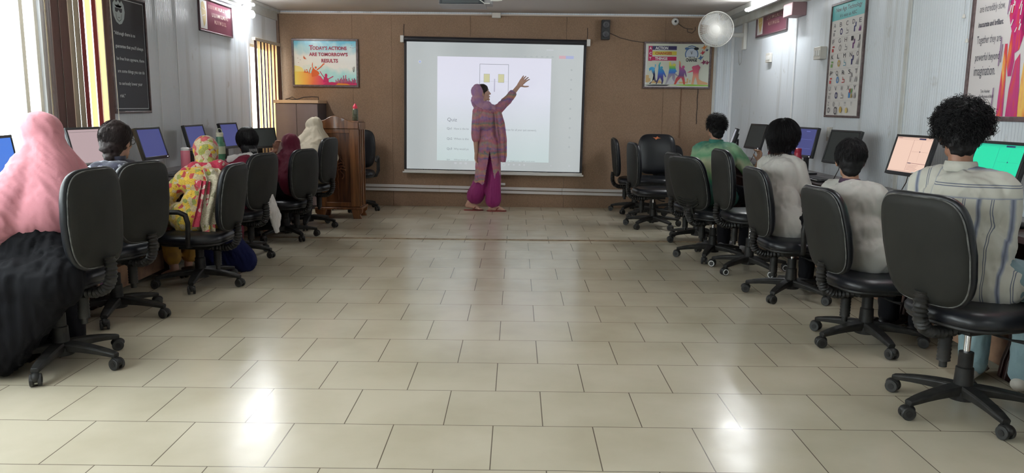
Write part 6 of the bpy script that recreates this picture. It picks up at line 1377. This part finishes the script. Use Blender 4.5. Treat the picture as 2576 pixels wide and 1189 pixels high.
ml = N(nt, 'ShaderNodeMath', operation='MULTIPLY'); ml.inputs[1].default_value = 2.9; nt.links.new(a.outputs[0], ml.inputs[0]); frc = N(nt, 'ShaderNodeMath', operation='FRACT'); nt.links.new(ml.outputs[0], frc.inputs[0])
P1c, P2c = (.50,.20,.25), (.42,.17,.30)
band = ramp(nt, frc.outputs[0], [(0,P1c),(.14,P2c),(.18,(.16,.13,.38)),(.24,(.52,.20,.24)),(.32,(.58,.32,.14)),(.37,(.14,.26,.22)),(.45,(.45,.14,.22)),(.55,(.26,.20,.45)),(.60,(.55,.22,.26)),(.72,(.38,.34,.28)),(.78,(.55,.16,.2)),(.9,(.45,.2,.32)),(1,P1c)])
vo = N(nt, 'ShaderNodeTexVoronoi', Scale=34.0); nt.links.new(v, vo.inputs['Vector']); sp2 = N(nt, 'ShaderNodeSeparateColor'); nt.links.new(vo.outputs['Color'], sp2.inputs[0])
spk = ramp(nt, sp2.outputs[0], [(0,(.35,.16,.18)),(.5,(.25,.10,.20)),(.65,(.08,.16,.14)),(.78,(.45,.26,.10)),(.88,(.12,.10,.30))], 'CONSTANT'); nt.links.new(mixc(nt, .38, band, spk), b.inputs['Base Color'])
PX = Vector((1,0,0)); PY = Vector((0,1,0))
g = MB(); Rt = j.Rt; g.ell(j.chest, (.150,.112,.16), R=Rt); g.cap(j.neck-u*.05, j.waist, .085, .105); g.ell(j.waist, (.130,.10,.13), R=Rt); g.cap(j.sh[1]*.9+j.neck*.1, j.sh[-1]*.9+j.neck*.1, .058, .058)
g.cap(j.sh[1], j.el[1], .058, .054); g.cap(j.el[1], j.el[1].lerp(j.wr[1], .25), .054, .052); g.cap(j.sh[-1], j.el[-1], .062, .056); g.cap(j.el[-1], j.el[-1].lerp(j.wr[-1], .42), .056, .052)
g.ell(j.pel+u*.04, (.152,.118,.12), R=Rt); g.cap(j.pel+u*.03-PX*.03, W(-.400,9.94,.38), .125, .125); g.cap(j.pel+u*.03+PX*.02, W(-.300,9.95,.38), .115, .115)
def slit(c_):
    ax_ = c_.x+O.x; ay = c_.y+O.y
    return c_.z < .335+.03*abs(math.sin(ax_*30)) or (ay < 9.95 and c_.z < .76 and abs(ax_+.328) < (.76-c_.z)*.17)
ku = blob('kurta', g, KU, j.root, vox=.0055, smooth=14, disp=folds(.007, 11, 2.5, 3), cut=slit); md = ku.modifiers.new('solid', 'SOLIDIFY'); md.thickness = .004
PX = Vector((1,0,0)); PY = Vector((0,1,0))
DU = KU.copy(); DU.name = 'shawl_pattern'
hang('shawl', [W(-.235,9.87,1.24), W(-.205,9.83,1.10), W(-.175,9.83,.90), W(-.165,9.84,.70), W(-.16,9.84,.62)], [.045,.06,.058,.05,.03], (1,-.1,0), (0,-1,0), DU, j.root, 7, .014, .012)
PA = mat('trouser_magenta', (.22,.006,.115), .7, sheen=.1)
g = MB(); g.ell(j.pel-u*.04, (.128,.092,.09), R=Rt)
g.cap(j.hip[-1]-u*.03, KN['front'], .080, .080); g.cap(KN['front'], AN['front']+u*.045, .086, .098); g.cap(j.hip[1]-u*.03, KN['rear'], .080, .082); g.cap(KN['rear'], KN['rear'].lerp(AN['rear'], .80)+PX*.03, .088, .110)
blob('trousers', g, PA, j.root, vox=.011, smooth=4, disp=folds(.010, 13, 1.2, 8))
SCF = mat('shawl_head', (.46,.26,.32), .85, mottle=(16, (.32,.18,.38), 1)); R, c = j.R, j.c; s_ = s*.95; mb = MB()
def e(pos, r): mb.ell(c+R @ Vector(pos)*s_, tuple(q*s_ for q in r), 20, 14, R=R)
e((0,-.055,.025), (.100,.095,.108)); e((0,-.070,-.05), (.088,.080,.10)); mb.cap(c+R @ Vector((0,-.085,-.08))*s_, j.neck-u*.02-PX*.04, .080, .075); mb.cap(j.neck+PX*.03+u*.012-PY*.02, j.neck-PX*.05+u*.0, .066, .078); mb.cap(j.neck, j.sh[-1]*.7+j.neck*.3, .070, .062); mb.cap(j.neck, j.sh[1]*.6+j.neck*.4, .070, .06)
blob('headscarf', mb, SCF, j.root, vox=.009, smooth=4, disp=folds(.008, 13, 4, 5, .6))
mb = MB(); mb.ell(c+R @ Vector((0,.004,.048))*s_, (.081*s_,.086*s_,.080*s_), R=R); mb.ell(c+R @ Vector((0,-.012,.010))*s_, (.084*s_,.060*s_,.055*s_), R=R); blob('hair', mb, m_hairb, j.root, vox=.006, smooth=2, disp=hair_noise(.002))
SAN = mat('sandal_red', (.20,.02,.02), .5)
for nm in ('front', 'rear'):
    h_ = AN[nm]; mb = MB(); o_ = []
    for i in range(24):
        a_ = 2*PI*i/24; w_ = .040+.006*math.cos(a_); o_.append((h_.x+.045+.125*math.cos(a_), h_.y-.006+w_*math.sin(a_)))
    mb.prism(o_, 'z', .0, .012); sd = mb.build('sandal', SAN, j.root, bevel=.003)
    mb = MB()
    for q in (-1, 1): mb.tube([(h_.x+.115,h_.y-.010,.016), (h_.x+.095,h_.y+q*.018,.048), (h_.x+.06,h_.y+q*.036,.045), (h_.x+.035,h_.y+q*.042,.010)], .0055, 6)
    mb.build('strap', SAN, sd)

# ---- book on the empty chair, papers
t = thing('notebook', 'open pale yellow notebook lying on the empty chair beside the long haired student', 'notebook', (2.02, 6.36, .555), -.4)
mb = MB(); mb.box((-.10,-.14,0), (.0,.14,.010)); mb.box((.002,-.14,0), (.10,.14,.008)); mb.build('pages', mat('paper_yellow', (.70,.68,.45), .7), t, bevel=.002)
mb = MB(); mb.box((-.102,-.142,-.002), (.102,.142,0)); mb.build('cover', mat('cover_dark', (.05,.05,.06), .6), t)
